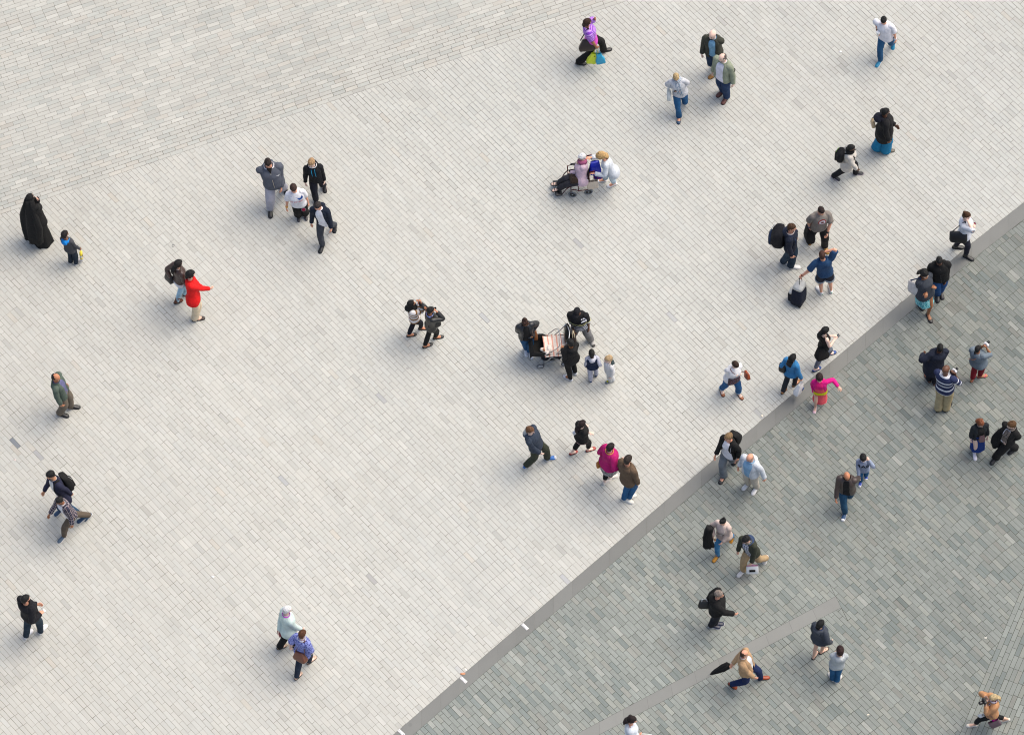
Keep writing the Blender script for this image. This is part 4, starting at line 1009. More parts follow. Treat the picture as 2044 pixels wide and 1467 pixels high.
# 9 man in green jacket
s = P('greenman', 'c4', (575, 375), -8, (985, 1050), (735, 1225), skin='o', hr='pocket', hl='hip', lim=(1.66, 1.82), hp=14, lR=.02, hf=-15)
s.body('balding person in a sage green jacket and khaki trousers walking alone on the left'); s.top(M('#6f7098'), 'shirt', .1, .010, 0, sleeves=False); s.top(M('#5d6b60'), 'jacket', -.13, .026, 1, op=(14, 20), flare=1.08, collar=M('#5a685c')); s.legs(M('#7a7062'), fit=1.25, flare=1.15); s.shoes(Lth('#17171c'), BS); s.hair('#201a18', 'sides')
# 10, 11 two men striding down-left
s = P('packman', 'c5', (330, 225), 212, (480, 830), (860, 955), skin='t', lR=.05, lim=(1.68, 1.8), hl='sb', hr='sf', hf=215)
s.body('person in a navy jacket and white T-shirt with a black backpack, behind the plaid shirt'); s.top(M('#eceae6'), 'tshirt', -.05, .012, 0, sleeves=False); s.top(M('#2e3046'), 'jacket', -.06, .022, 1, op=(26, 26), collar=M('#292b40')); s.legs(den('#27455f')); s.shoes(M('#33506f', 'leather'), WS); s.hair('#151417', 'short', vol=1.06)
s.patch('print', [[(.05, .03), (.05, -.05), (-.03, -.05), (-.04, .01)]], M('#8a4a48'), .026, .0, .62)
backpack(s, 'black backpack worn over the navy jacket beside the plaid shirt', M('#17191b'), M('#101113'), w=.19, h=.27, trim=M('#b9bbb8'))
s = P('plaidman', 'c5', (480, 645), 218, (525, 1265), (955, 920), skin='b', lR=.09, hr=(328, 850, .52), hl=(690, 1060, .46), lim=(1.68, 1.82), hf=225, hp=12)
s.body('person striding in an open plaid shirt over a white T-shirt'); s.top(M('#f0f0f6'), 'tshirt', -.10, .012, 0, sleeves=False); s.top(MP('plaid', '#5a3a40', '#c9c2c6', .075, .5, '#30344c'), 'shirt', -.06, .02, .95, op=(30, 24), collar=MP('plaid', '#5a3a40', '#c9c2c6', .075, .5, '#30344c')); s.legs(M('#6b5f52'), fit=1.1); s.shoes(M('#56697a', 'leather'), WS); s.hair('#1a1615', 'short')
# 12 man bottom left
s = P('cornerman', 'c6', (570, 395), 42, (640, 1200), (965, 1090), skin='r', hr=(900, 735, .62), hl='front', lim=(1.68, 1.82), g=1.1, hf=30, fL=52, fR=52)
s.body('person in a black padded jacket, dark jeans and white shoes, alone at lower left'); s.top(M('#1e1e25'), 'jacket', -.10, .036, 1, loose=1.15, collar=M('#141418')); s.legs(den('#17323f'), fit=1.1); s.shoes(M('#f6f6f8', 'leather'), WS); s.hair('#121214', 'short', vol=1.04)
small('paper', 'white slip of paper held by the person in the black padded jacket', 'paper', lambda b: b.box(s.hand['R'] + s.fw * .05, (.09, .05, .004), axes(s.fw)), [M('#f4f4f2', 'paper')], s.hand['R'])
# 13, 14 two older women
s = P('mint', 'c7', (430, 218), 22, (345, 828), (620, 800), sex='w', skin='p', lL=.05, hl=(300, 575, .50), hr='sf', g=1.12, lim=(1.5, 1.7), hf=15)
s.body('white-haired person in a pale mint jacket and black trousers'); s.top(M('#d3e6e0'), 'jacket', -.12, .026, 1, flare=1.15, loose=1.1, collar=M('#cd3fd0')); s.legs(M('#16161a'), fit=1.15, flare=1.2); s.shoes(Lth('#a08a70'), BS, 'flat'); s.hair('#f3f1ee', 'short', vol=1.1)
bag('purse', 'dark red purse in the trailing hand of the white-haired person', 'purse', s.hand['L'] - UPZ * .03, s.rt, (.17, .05, .11), Lth('#7a1a30'), None)
s = P('bluetop', 'c7', (680, 612), 48, (612, 1305), (830, 1040), sex='w', skin='p', g=1.1, hl=(482, 815, .52), hr=(845, 895, .52), lL=.05, lim=(1.5, 1.7), eR=(1, -.6, -.2))
s.body('person in a blue patterned top with a brown shoulder bag, short brown hair'); s.top(M('#e9e9f2'), 'vest', .0, .008, 0, sleeves=False, collar=M('#e9e9f2')); s.top(MP('spots', '#8d97d6', '#2a3380', .022, .42), 'top', -.06, .022, .42, loose=1.15); s.legs(den('#1c2c3d')); s.shoes(Lth('#d9b79e'), BS, 'flat'); s.hair('#5c3a28', 'short', vol=1.06)
bag('shoulder_bag', 'tan brown leather shoulder bag on the back of the person in the blue patterned top', 'shoulder bag', G(Q('c7', (645, 975)), .93), s.rt, (.36, .15, .22), Lth('#7a4a36'), [shoulder(s, 'R') - s.sf * .05, shoulder(s, 'R'), shoulder(s, 'R') - s.sf * .03], Lth('#6b3f2e'), .62, r=.012)
# 15, 16 two young women
s = P('hijabi', 'c8', (425, 375), 8, (430, 1045), (680, 905), sex='w', skin='o', hl='face', hr=(635, 385, .88), hf=15, hp=2, lim=(1.5, 1.66), eR=(.3, .1, -1))
s.body('person in a black headscarf and a brown and white striped jumper'); s.top(MP('stripes', '#ece7e4', '#8a6238', .115, .42), 'jumper', .0, .022, 1, loose=1.2); s.legs(M('#10182a'), ln=.93, fit=.9, flare=.85); s.shoes(Lth('#141416'), BS, 'flat'); s.cover(M('#17181a'), 'hijab')
b = MB(); b.tube([s.neck - s.sf * .06 + UPZ * .02, s.surf(.0, .8, .03) , s.surf(.03, .45, .035), s.surf(.0, .1, .03)], [.045, .04, .03, .02], 10, smooth=3, flat=.5); b.build('scarf_tail', [M('#17181a')], s.o)
s = P('leathergirl', 'c8', (830, 522), 18, (765, 1265), (990, 1090), sex='w', skin='o', hr=(958, 545, .87), hl=(725, 475, .86), hp=4, lim=(1.5, 1.66), eR=(.9, .2, -.9), eL=(.8, 0, -.9))
s.body('person in a black leather jacket with a bright blue scarf, hands raised to the face'); s.top(Lth('#1d1f20'), 'jacket', -.04, .02, .95, collar=MP('print', '#3f8fd0', '#b9a4d8', .03)); s.legs(M('#141619'), ln=.95, fit=.9, flare=.85); s.shoes(Lth('#1c1613'), BS, 'flat'); s.hair('#141315', 'short', vol=1.06)
bag('handbag', 'black leather handbag at the hip of the person with the blue scarf', 'handbag', G(Q('c8', (905, 790)), .95), s.fw, (.32, .12, .2), Lth('#18191a'), [shoulder(s, 'R'), shoulder(s, 'R') + s.sf * .03], Lth('#141414'), .9)
camera(s, 'small camera raised by the person with the blue scarf', '#2a2a2e', .7)
# 17 woman with shopping bags
s = P('purple', 'd1', (650, 365), 8, (1050, 960), (515, 1240), sex='w', skin='b', g=1.1, hl=(815, 290, .84), hr=(850, 905, .46), lR=.04, lim=(1.5, 1.72), hf=15, hp=4, eL=(.5, .3, -.8), eR=(.6, -.8, -.2), cR=.9, cL=.1)
s.body('person in a pink and purple striped top pointing ahead while walking'); s.top(MP('stripes', '#8a3fc4', '#cf9df0', .045, .5), 'top', .42, .02, .42, neck=.99); s.top(M('#e85cd0'), 'blouse', -.05, .018, 0, sleeves=False, neck=.62); s.legs(M('#1a191e'), fit=1.2, flare=1.3); s.shoes(Lth('#141a1a'), BS); s.hair('#3c2a22', 'bob', vol=.95)
bag('shoulder_bag', 'large dark brown shoulder bag of the person in the pink and purple top', 'shoulder bag', G(Q('d1', (650, 835)), .82), s.fw, (.42, .13, .30), Lth('#33261f'), [shoulder(s, 'R') - s.sf * .02, shoulder(s, 'R') + s.sf * .02], Lth('#2c211c'), .5, r=.016)
hd = s.hand['R']; 
carrier('bright yellow shopping bag carried by the person in the pink and purple top', G(Q('d1', (770, 1110)), .42), s.fw, (.24, .10, .34), M('#d9ea2e', 'plastic'), hd, hd - G(Q('d1', (770, 1110)), .42), [(.0, .86, .12, .08)], M('#2a2a18'), .72, hmat=M('#c9d924', 'plastic'), sag=.012)
carrier('cyan shopping bag carried behind a bright yellow shopping bag', G(Q('d1', (915, 1120)), .42), s.fw, (.22, .09, .32), M('#1fa8d2', 'plastic'), hd, hd - G(Q('d1', (915, 1120)), .42), None, None, .6, hmat=M('#1fa8d2', 'plastic'), sag=.012)
# 18-20
s = P('olive', 'd2', (815, 195), -105, (830, 745), (840, 640), skin='p', hl='back', hr='pocket', lR=.12, lim=(1.7, 1.86), hf=-125, hp=10, fL=-150)
s.body('bald person in an open olive jacket over a light blue shirt, with tan shoes'); s.top(M('#86b8dc'), 'shirt', -.10, .012, 0, sleeves=False); s.top(M('#47483f'), 'jacket', -.16, .032, 1, op=(20, 22), flare=1.12, loose=1.2, collar=M('#45463d')); s.legs(den('#1d3550')); s.shoes(Lth('#b5813f'), BS); s.hair('#d9cfc6', 'bald')
s = P('sage', 'd2', (950, 500), 228, (985, 1070), (930, 980), skin='p', hl=(1095, 870, .46), hr='hang', lim=(1.66, 1.8), hf=205, hp=8, g=1.15)
s.body('balding person in an open pale sage jacket over a white T-shirt, with dark jeans'); s.top(M('#f0effa'), 'tshirt', -.08, .016, 0, sleeves=False); s.top(M('#9aa28c'), 'jacket', -.10, .03, 1, op=(30, 26), flare=1.05, loose=1.15, collar=M('#98a08a')); s.legs(den('#20395c'), fit=1.25, flare=1.1); s.shoes(Lth('#6d4238'), BS); s.hair('#6a625c', 'sides')
s.band('L', 1.55, M('#26282a'), 'sleeve_badge', .043, .012)
s = P('blondscarf', 'd2', (330, 760), -88, (440, 1050), (368, 1330), sex='w', skin='r', hl=(372, 912, .66), hr=(325, 912, .66), lL=.20, hp=32, lim=(1.5, 1.72), eL=(.45, -.3, -.9), eR=(.45, -.3, -.9))
s.body('blond person in a white top and blue grey scarf looking down at joined hands'); s.top(M('#d9dbe0'), 'top', -.06, .022, .9, loose=1.25); s.legs(den('#1f547f'), flare=1.35); s.shoes(Lth('#2a4a66'), BS, 'flat'); s.hair('#bda377', 'bob', vol=.93); s.scarf(MP('vstripes', '#6f8ba6', '#d5d9dc', .03), True)
phone(s, 'L', 'dark phone in the joined hands of the person with the blue grey scarf')
bag('shoulder_bag', 'pale translucent bag on the arm of the person with the blue grey scarf', 'shoulder bag', G(Q('d2', (235, 985)), .80), s.fw, (.26, .10, .26), M('#d4dad8', 'plastic'), [shoulder(s, 'R'), s.sh['R'] + s.sr * .04], M('#c9d0d0'), .75)
# 21 man with coffee
s = P('coffee', 'd3', (668, 325), 252, (870, 850), (570, 1230), skin='r', hl=(935, 765, .44), hr=(545, 545, .66), lL=.08, lim=(1.66, 1.86), hp=20, hf=-100, cR=.8, fR=235)
s.body('person in a white T-shirt and blue jeans striding with a coffee cup'); s.top(M('#f3f3fa'), 'tshirt', -.13, .02, .46, loose=1.3, wr=.008); s.legs(den('#23547a'), fit=1.05); s.shoes(M('#2a8fb5', 'leather'), WS); s.hair('#17171b', 'short')
s.band('L', .03, M('#f4f2f4'), 'wristband', .022, .018); s.band('R', .08, M('#3d2c26'), 'bracelet', .021, .012)
cup('white lidded coffee cup in the hand of the striding person in a white T-shirt', s.hand['R'] + UPZ * .03 + s.fw * .02, r=.045)
# 22, 23
s = P('bluehem', 'd4', (985, 258), 8, (890, 820), (1030, 862), sex='w', skin='d', hr=(1035, 738, .45), hl='front', lim=(1.5, 1.74), hf=10, g=1.15, hp=2)
s.body('person in a long black hooded coat over wide bright blue trousers'); s.top(M('#1c1c22'), 'coat', -.42, .034, 1, flare=1.2, loose=1.2, hood=M('#20202a'), wr=.009); s.legs(M('#1d86b4'), fit=1.6, flare=1.5); s.shoes(Lth('#6b6455'), BS, 'flat'); s.hair('#121214', 'crop', vol=1.04)
b = MB(); c = s.neck - s.sf * .15 - UPZ * .03; b.ball(c, (.13, .11, .10), (s.sr, s.sf, UPZ), 14, 9, 0, .12, 12); b.build('hood', [M('#20222e')], s.o)
bag('handbag', 'small beige handbag behind the person in a long black hooded coat', 'handbag', G(Q('d4', (790, 428)), 1.05), s.rt, (.24, .09, .16), Lth('#c8ad84'), [shoulder(s, 'L') - s.sf * .04, shoulder(s, 'L')], Lth('#2a2520'), .7)
s = P('cream', 'd4', (455, 815), -5, (565, 1215), (210, 1285), sex='w', skin='d', hr=(545, 1150, .48), hl='sb', lR=.04, lim=(1.5, 1.72), g=1.05, hf=-5, fR=-20)
s.body('person in a long cream coat with a dark scarf, walking with a wide step'); s.top(M('#ddd6cb'), 'coat', -.36, .028, 1, flare=1.22, loose=1.15, wr=.009); s.legs(M('#191c26'), fit=1.15, flare=1.2); s.shoes(M('#22242c', 'leather'), M('#d8c4cc', 'rubber')); s.hair('#1f1a17', 'short', vol=1.08); s.scarf(M('#18181c'), False, r=.032)
backpack(s, 'black backpack with a lime green zip on the cream coat', M('#1b1c22'), M('#141519'), w=.19, d=.11, h=.26, trim=M('#8ec63f'), side=.02)
# 24, 25 wheelchair, its rider and the carer
wl, wr_ = G(Q('d5', (660, 1180)), .0), G(Q('d5', (995, 1125)), .0)
wc = (wl + wr_) / 2; wfw = (wl - wr_); wb = wfw.length; wfw.normalize(); wlt = V((-wfw.y, wfw.x, 0)); wc = wc - wlt * .22
def WP(f, l, z): return wc + wfw * f + wlt * l + UPZ * z
wch = thing('wheelchair', wc, 'folding attendant wheelchair with dark red frame and small grey tyred wheels', 'wheelchair')
red, blk = M('#5e1f2a', 'metal'), M('#17171a')
b = MB()
for l in (-.22, .22):
    b.tube([WP(-.26, l, 1.0 if l else 1), WP(-.22, l, .9), WP(-.20, l, .5), WP(-.18, l, .16)], .012, 8, smooth=2); b.tube([WP(-.24, l, .98), WP(-.36, l, .99)], .017, 8)
    b.tube([WP(.22, l, .68), WP(.22, l, .16)], .012, 8); b.tube([WP(-.21, l, .47), WP(.22, l, .47)], .011, 8); b.tube([WP(-.2, l, .69), WP(.10, l, .70), WP(.2, l, .68)], .011, 8)
    b.tube([WP(-.18, l, .2), WP(.05, l, .22), WP(.12, l, .30), WP(.22, l, .3)], .011, 8, smooth=2); b.tube([WP(.22, l, .46), WP(.3, l * .9, .38), WP(.42, l * .8, .12)], .011, 8, smooth=2)
b.tube([WP(-.05, -.22, .46), WP(.05, .22, .2)], .009, 8); b.tube([WP(-.05, .22, .46), WP(.05, -.22, .2)], .009, 8); b.build('frame', [red], wch)
b = MB(); b.box(WP(.0, 0, .49), (.40, .42, .05), (wfw, wlt, UPZ), 0, .96, .015); b.build('seat', [blk], wch)
b = MB(); b.box(WP(-.21, 0, .72), (.035, .41, .42), (wfw, wlt, UPZ), 0, .96, .01); b.build('backrest', [blk], wch)
for l in (-.22, .22):
    b = MB(); b.box(WP(.02, l, .715), (.26, .055, .035), (wfw, wlt, UPZ), 0, .9, .012); b.build('armrest', [Lth('#1c1c20')], wch)
    b = MB(); b.box(WP(.50, l * .62, .115), (.17, .15, .02), axes(wlt * -1, V((0, 0, 1)) * .97 - wfw * .2), 0, .95, .006); b.build('footplate', [M('#202024', 'plastic')], wch)
    for f in (wb / 2, -wb / 2):
        c = WP(f, l, .10); a_ = (wlt + wfw * (.35 if f > 0 else 0)).normalized(); x = axes(a_.cross(UPZ) * 1)
        fx = UPZ.cross(a_).normalized(); ring = [c + fx * (.085 * math.cos(q)) + UPZ * (.085 * math.sin(q)) for q in [2 * PI * i / 24 for i in range(25)]]
        b = MB(); b.tube([c - a_ * .014, c + a_ * .014], [.066, .066], 20); o = b.build('wheel', [M('#161618', 'plastic')], wch)
        b = MB(); b.tube(ring, .0185, 10); b.build('tyre', [M('#7d8286', 'rubber')], o)
        b = MB(); b.tube([c - a_ * .018, c + a_ * .018], [.02, .02], 12); b.build('hub', [M('#c8ccce', 'metal')], o)
b = MB(); b.box(WP(-.16, .245, .66), (.05, .01, .10), (wfw, wlt, UPZ), 0, 1, .003); b.build('tag', [M('#eef2e6', 'paper')], wch)
s = P('rider', 'd5', (855, 352), 188, (335, 1040), (318, 925), sex='w', skin='p', H=1.55, pel=(835, 815, .60), hz=1.18, zL=.14, zR=.14, hr=(770, 515, .62), hl=(635, 690, .42), hf=200, hp=12, g=1.1, cR=.7)
dlt = WP(-.10, 0, .60) - s.pel
s.body('white-haired seated person in a pale pink coat, one hand at the mouth'); s.top(M('#d6bccb'), 'coat', -.10, .03, 1, loose=1.2, cuffm=M('#a35a80')); s.scarf(M('#9c5478'), False, r=.034); s.legs(M('#33333a'), fit=1.15, flare=1.1); s.shoes(Lth('#2a221e'), BS, 'sandal'); s.hair('#f4f3f2', 'short', vol=1.08)
bag('handbag', 'dark brown furry bag lying on the lap of the seated person in pink', 'handbag', (s.kn['L'] + s.kn['R']) / 2 * .42 + s.pel * .58 + UPZ * .10, s.rt, (.30, .22, .16), M('#3a2c22', 'hair'), [s.surf(.0, .5, .04), s.surf(-.05, .75, .04)], Lth('#1a1614'), .85, sag=.02)
s = P('carer', 'd5', (1255, 325), 190, (1490, 945), (1270, 855), sex='w', skin='r', H=1.64, pel=(1500, 660, .84), hz=1.34, hr=(1035, 365, .64), hl=(1115, 700, .58), hf=195, hp=36, lL=.03, eL=(.4, -.6, -.5), cL=.9)
s.body('person with long curly blond hair bending over the wheelchair in a pale blue shirt'); s.top(M('#d6dce3'), 'shirt', -.13, .02, .95, flare=1.05, loose=1.2); s.legs(den('#b9cbd8'), ln=.86, fit=1.0); s.shoes(M('#f4f4f6', 'leather'), WS, 'flat'); s.hair('#c3a06c', 'curly', vol=1.08)
hd = s.hand['L']; q = G(Q('d5', (1075, 915)), .40)
carrier('beige paper shopping bag hanging beside the wheelchair', q, wfw, (.27, .12, .30), M('#e4d4c0', 'paper'), hd, hd - q, hmat=M('#efe6d8'))
q = G(Q('d5', (1130, 575)), .80); bag('carrier_bag', 'shiny deep blue bag hung behind the wheelchair backrest', 'shopping bag', q, wfw, (.30, .16, .34), M('#1230c0', 'shiny'), None, None, .7, sag=.02)
q = G(Q('d5', (1195, 745)), .50); bag('carrier_bag', 'blue and red patterned bag behind the wheelchair near the white shoes', 'shopping bag', q, wfw, (.24, .12, .14), MP('print', '#1a2596', '#a31f4a', .03, .56), None, None, .8, sag=.02)
# 26-28 three travellers
s = P('hoodpack', 'd6', (428, 392), -8, (455, 880), (365, 832), skin='r', hr='pocket', hl='pocket', lim=(1.7, 1.86), hf=-10, hp=6)
s.body('person in a navy hooded top carrying a big rucksack, hands in pockets'); s.top(M('#222838'), 'hoodie', -.06, .022, 1, hood=M('#262d3e'), collar=M('#e6d6cc')); s.legs(den('#1f3547'), fit=1.2, flare=1.2); s.shoes(M('#f0f0ee', 'leather'), WS); s.hair('#4b3524', 'crop', vol=1.02)
backpack(s, 'big black and dark blue rucksack on the person in a navy hooded top', M('#1a1d24'), M('#27354f'), w=.24, d=.16, h=.30, drop=.04, trim=M('#a9b2bc'), side=-.02)
s = P('greytee', 'd6', (788, 188), -72, (845, 660), (640, 545), skin='r', hr=(645, 385, .50), hl=(868, 452, .52), lim=(1.7, 1.9), hf=-62, hp=16, eL=(1, -.2, .15), eR=(.6, -.7, -.4), g=1.08, cR=.9)
s.body('person in a grey printed T-shirt and black trousers, one hand on the hip'); s.top(M('#8f877f'), 'tshirt', -.05, .018, .45, loose=1.1); s.legs(M('#141417'), fit=1.25, flare=1.2); s.shoes(Lth('#b5853f'), BS, 'boot'); s.hair('#2e221d', 'short')
cir = lambda cx, cy, r, n=16: [(cx + r * math.cos(2 * PI * i / n), cy + r * math.sin(2 * PI * i / n)) for i in range(n)]
s.patch('emblem', [cir(0, 0, .075)], M('#b8443f'), .026, .01, .74); s.patch('emblem', [cir(0, 0, .056)], M('#e9e2e4'), .029, .01, .74); s.patch('emblem', [cir(0, 0, .026)], M('#77494c'), .032, .01, .74)
s.patch('emblem', [[(.075, -.006), (-.075, -.006), (-.065, .008), (.065, .008)]], M('#e8e4ea'), .026, .0, .55)
s.band('L', .04, M('#17171a', 'rubber'), 'watch', .022, .022); s.band('R', .06, M('#2d4a78'), 'wristband', .021, .02)
bag('shoulder_bag', 'black and grey rucksack held low in the hand of the person in the grey T-shirt', 'rucksack', G(Q('d6', (645, 465)), .58), s.fw, (.34, .2, .40), M('#1c1d20'), .12, M('#141416'), .7, sag=.02)
s = P('shorts', 'd6', (800, 728), 105, (770, 1170), (905, 1145), skin='r', hl=(558, 980, .53), hr=(835, 688, .90), lim=(1.7, 1.9), g=1.08, hf=95, eR=(1, -.1, .5), fL=125, fR=100, cL=.9)
s.body('person in a blue polo shirt and dark shorts holding a wheeled bag, hand on head'); s.top(M('#294a70'), 'polo_shirt', -.09, .018, .44, loose=1.15, collar=M('#2a4e78')); s.legs(den('#1b2330'), 'shorts', .44, 1.15, 1.1, cuff=M('#9aa4ae')); s.shoes(M('#f2f2f0', 'leather'), WS); s.hair('#4b3228', 'crop', vol=1.02)
b = MB()
for k in 'LR':
    t = s.ft[k]; b.box(t[0] - t[4] * (t[2] * .69) + t[5] * .05, (.035, .008, .03), axes(t[4]))
b.build('heel_tab', [M('#1f9f6c')], s.o); s.band('L', .04, M('#7a3b30'), 'bracelet', .021, .012)
hd = s.hand['L']; q0 = G(Q('d6', (505, 1300)), 0); tilt = (hd - q0).normalized(); ax = axes(V((CR.x, CR.y, 0)), tilt); ax = (ax[0], ax[1], ax[2]); Ln = .66
ax = axes(rot(V((CR.x, CR.y, 0)), UPZ, -.5) , tilt)
b = MB(); prof = ((0, .6, .8), (.04, .95, .98), (.3, 1.05, 1.0), (.6, .95, .95), (.85, .75, .82), (1.0, .35, .62)); cc = q0 + tilt * .02
b.loft([rrect(cc + ax[2] * (Ln * h), ax, .175 * m, .15 * k, 26, .5) for h, k, m in prof]); b.crumple(.008, 9, 2); sc_ = b.build('suitcase', [M('#1d2536')], None, q0, 'navy, grey and off-white wheeled travel bag with a pull handle', 'suitcase')
def strip(name, pts, w, mat, par=sc_, t=.03):
    b = MB(); b.tube(pts, w, 8, smooth=3, flat=.4); b.build(name, [mat], par)
b = MB(); b.loft([rrect(cc + ax[2] * (Ln * h), ax, .180 * m, .155 * k, 26, .5) for h, k, m in ((.80, .84, .87), (.88, .76, .82), (1.01, .40, .64))]); b.crumple(.006, 9, 2); b.build('flap', [M('#d9d9d4')], sc_)
b = MB(); b.loft([rrect(cc + ax[2] * (Ln * h) - ax[1] * (.13 * k) + ax[0] * .04, ax, .10 * m, .06 * k, 20, .5) for h, k, m in ((.06, .6, .8), (.1, 1.1, 1), (.4, 1.2, 1), (.55, .8, .9))]); b.crumple(.005, 12, 3); b.build('pocket', [M('#161c2a')], sc_)
b = MB(); b.loft([rrect(cc + ax[2] * (Ln * h) - ax[1] * (.15 * k) + ax[0] * .04, ax, .105 * m, .055 * k, 20, .5) for h, k, m in ((.48, 1.0, 1), (.56, 1.0, 1), (.6, .7, .9))]); b.build('pocket', [M('#dcdcd6')], sc_)
for x in (-.165, .0): strip('piping', [cc + ax[2] * (Ln * h) - ax[1] * (.155 * k) + ax[0] * (x * m) for h, k, m in ((.04, .95, .98), (.3, 1.06, 1.0), (.6, .97, .95), (.8, .8, .85))], .014, M('#8e939c'))
b = MB()
for x in (-.07, .07): b.tube([cc + ax[2] * (Ln * .95) + ax[0] * x + ax[1] * .03, hd + ax[0] * x * .7 - tilt * .02], .008, 8)
b.tube([hd - ax[0] * .06 - tilt * .02, hd + ax[0] * .06 - tilt * .02], .013, 8); b.build('handle', [M('#26282c', 'plastic')], sc_)
for x in (-.13, .13):
    b = MB(); c = q0 + ax[0] * x + ax[1] * .10 + UPZ * .035; b.tube([c - ax[0] * .015, c + ax[0] * .015], [.035, .035], 14); b.build('wheel', [BS], sc_)
# 29-31
s = P('whitephone', 'd7', (785, 170), -8, (690, 535), (805, 650), sex='w', skin='p', hr=(800, 232, .90), hl=(830, 270, .72), lim=(1.64, 1.76), hf=-12, hp=12, g=1.05, eR=(.9, .1, -.9), fR=-25)
s.body('person in a white blouse and black boots holding a phone to the ear'); s.top(M('#e6e9f0'), 'blouse', -.02, .024, .55, loose=1.25); s.legs(den('#191e30'), fit=.92, flare=.9); s.shoes(Lth('#141417'), BS, 'boot'); s.hair('#4b3322', 'bun', vol=.98)
phone(s, 'R', 'black phone held to the ear by the person in a white blouse', s.fw)
bag('shoulder_bag', 'big black leather bag over the shoulder of the person in a white blouse', 'shoulder bag', G(Q('d7', (695, 410)), .98), s.fw, (.42, .14, .27), Lth('#17171a'), [shoulder(s, 'R') - s.sf * .03, shoulder(s, 'R') + s.sf * .02], Lth('#1a1a1d'), .95, r=.013)
q = G(Q('d7', (832, 272)), 1.12); carrier('bright pink bag in front of the person in a white blouse', q, s.fw, (.22, .08, .26), M('#e8268e', 'plastic'), s.hand['L'], s.hand['L'] - q + UPZ * .5, sag=.01)
s = P('blackzip', 'd7', (478, 680), -82, (500, 1060), (460, 1095), skin='d', hl=(548, 918, .46), hr='hang', lim=(1.7, 1.84), hp=18, g=1.1)
s.body('person in a black zipped jacket and blue jeans crossing the stone band'); s.top(M('#151518'), 'jacket', -.10, .026, 1, loose=1.15, collar=M('#141417')); s.legs(den('#1f4f86'), fit=1.2, flare=1.1); s.shoes(Lth('#222226'), BS); s.hair('#1a1514', 'crop')
b = MB(); b.tube([s.surf(.0, t, .03) for t in (.88, .6, .3, 0, -.08)], .005, 6, smooth=2); b.build('zip', [M('#5f6066', 'metal')], s.o)
s = P('tealskirt', 'd7', (310, 825), -48, (365, 1325), (262, 1190), sex='w', skin='b', hr=(375, 975, .66), hl='cross', lim=(1.5, 1.74), hf=-55, hp=16, g=1.1, fL=-65)
s.body('person in glasses and a charcoal cardigan over a turquoise skirt, arms folded'); s.top(M('#454a52'), 'cardigan', -.14, .026, .95, flare=1.12, loose=1.2, collar=M('#9a6a4c')); s.skirt(MP('print', '#2a9aa6', '#9fdde0', .05), .17, 1.18); s.shoes(Lth('#151518'), BS, 'flat'); s.hair('#1a1617', 'curly', vol=.92); s.glasses(M('#e6ddd4', 'plastic'))
o = bag('tote_bag', 'white canvas tote with dark blue straps behind the charcoal cardigan', 'tote bag', G(Q('d7', (198, 985)), .92), s.fw, (.36, .14, .30), M('#e2ddd6'), [shoulder(s, 'R') - s.sf * .04, shoulder(s, 'R')], M('#27426c'), .95, r=.016)
# 32-37 family round the pushchair
s = P('texting', 'd8', (348, 385), -78, (432, 862), (372, 825), sex='w', skin='b', hr=(395, 568, .60), hl=(448, 540, .60), lim=(1.5, 1.7), hp=32, hf=-85, eL=(.5, -.4, -.9), eR=(.5, -.4, -.9))
s.body('person in a black leather jacket and blue jeans typing on a phone'); s.top(M('#1a1a1d'), 'top', -.05, .012, 0, sleeves=False); s.top(Lth('#22252a'), 'jacket', -.06, .028, 1, op=(38, 20), loose=1.2, collar=Lth('#22252a')); s.legs(den('#1f5480'), fit=1.1); s.shoes(M('#e8e8ec', 'leather'), WS, toe=M('#f3f3f5', 'rubber')); s.hair('#2a1c17', 'bun', M('#3a2718', 'hair'))
phone(s, 'L', 'small phone held low in both hands of the person in a black leather jacket', s.fw, s.fw + UPZ * .4)
bag('handbag', 'tan brown soft bag at the elbow of the person typing on a phone', 'handbag', G(Q('d8', (498, 565)), .80), s.fw, (.16, .10, .26), Lth('#8f5a33'), [shoulder(s, 'L') + s.sf * .02, shoulder(s, 'L')], Lth('#6d4326'), .8)
s = P('capman', 'd8', (1112, 235), -98, (1330, 690), (1035, 640), skin='d', g=1.22, hl=(1292, 505, .44), hr=(1075, 540, .44), lim=(1.62, 1.88), hf=-110, hp=16, fL=-62)
s.body('broad person in a black flat-brimmed cap and black and white striped top'); st_ = MP('stripes', '#17181f', '#e9ebf4', .062, .46)
s.top(M('#181922'), 'jumper', .48, .024, .55, loose=1.2); s.top(st_, 'jumper_front', -.08, .021, 0, sleeves=False, neck=.66); s.legs(M('#807f7f', 'denim'), fit=1.3, flare=1.15); s.shoes(M('#9f9d9c', 'leather'), WS, toe=M('#45423f', 'rubber')); s.cover(M('#1f2024'), 'cap', 'cap')
b = MB(); 
for t in (.60, .52): b.loft([s.ring(t - .018, .03, 30), s.ring(t + .018, .03, 30)], cap=(False, False))
b.build('yellow_band', [M('#e6dfa2')], s.o)
for k in 'LR':
    e, w_ = s.el[k], s.sh[k].lerp(s.el[k], .75); b = MB(); b.tube([w_, w_.lerp(e, .4)], [.075, .073], 12); b.build('sleeve_band', [M('#e6dfa2')], s.o); b = MB(); b.tube([w_.lerp(e, .62), w_.lerp(e, .85)], [.072, .071], 12); b.build('sleeve_band', [M('#eceef6')], s.o)
s.patch('emblem', [[(-.06, .05), (.05, .05), (.05, .025), (-.06, .025)], [(-.06, 0), (.05, 0), (.05, -.03), (-.06, -.03)], [(.045, .05), (.07, .05), (.07, -.04), (.045, -.04)]], M('#eef0f8'), .05, .12, .84)
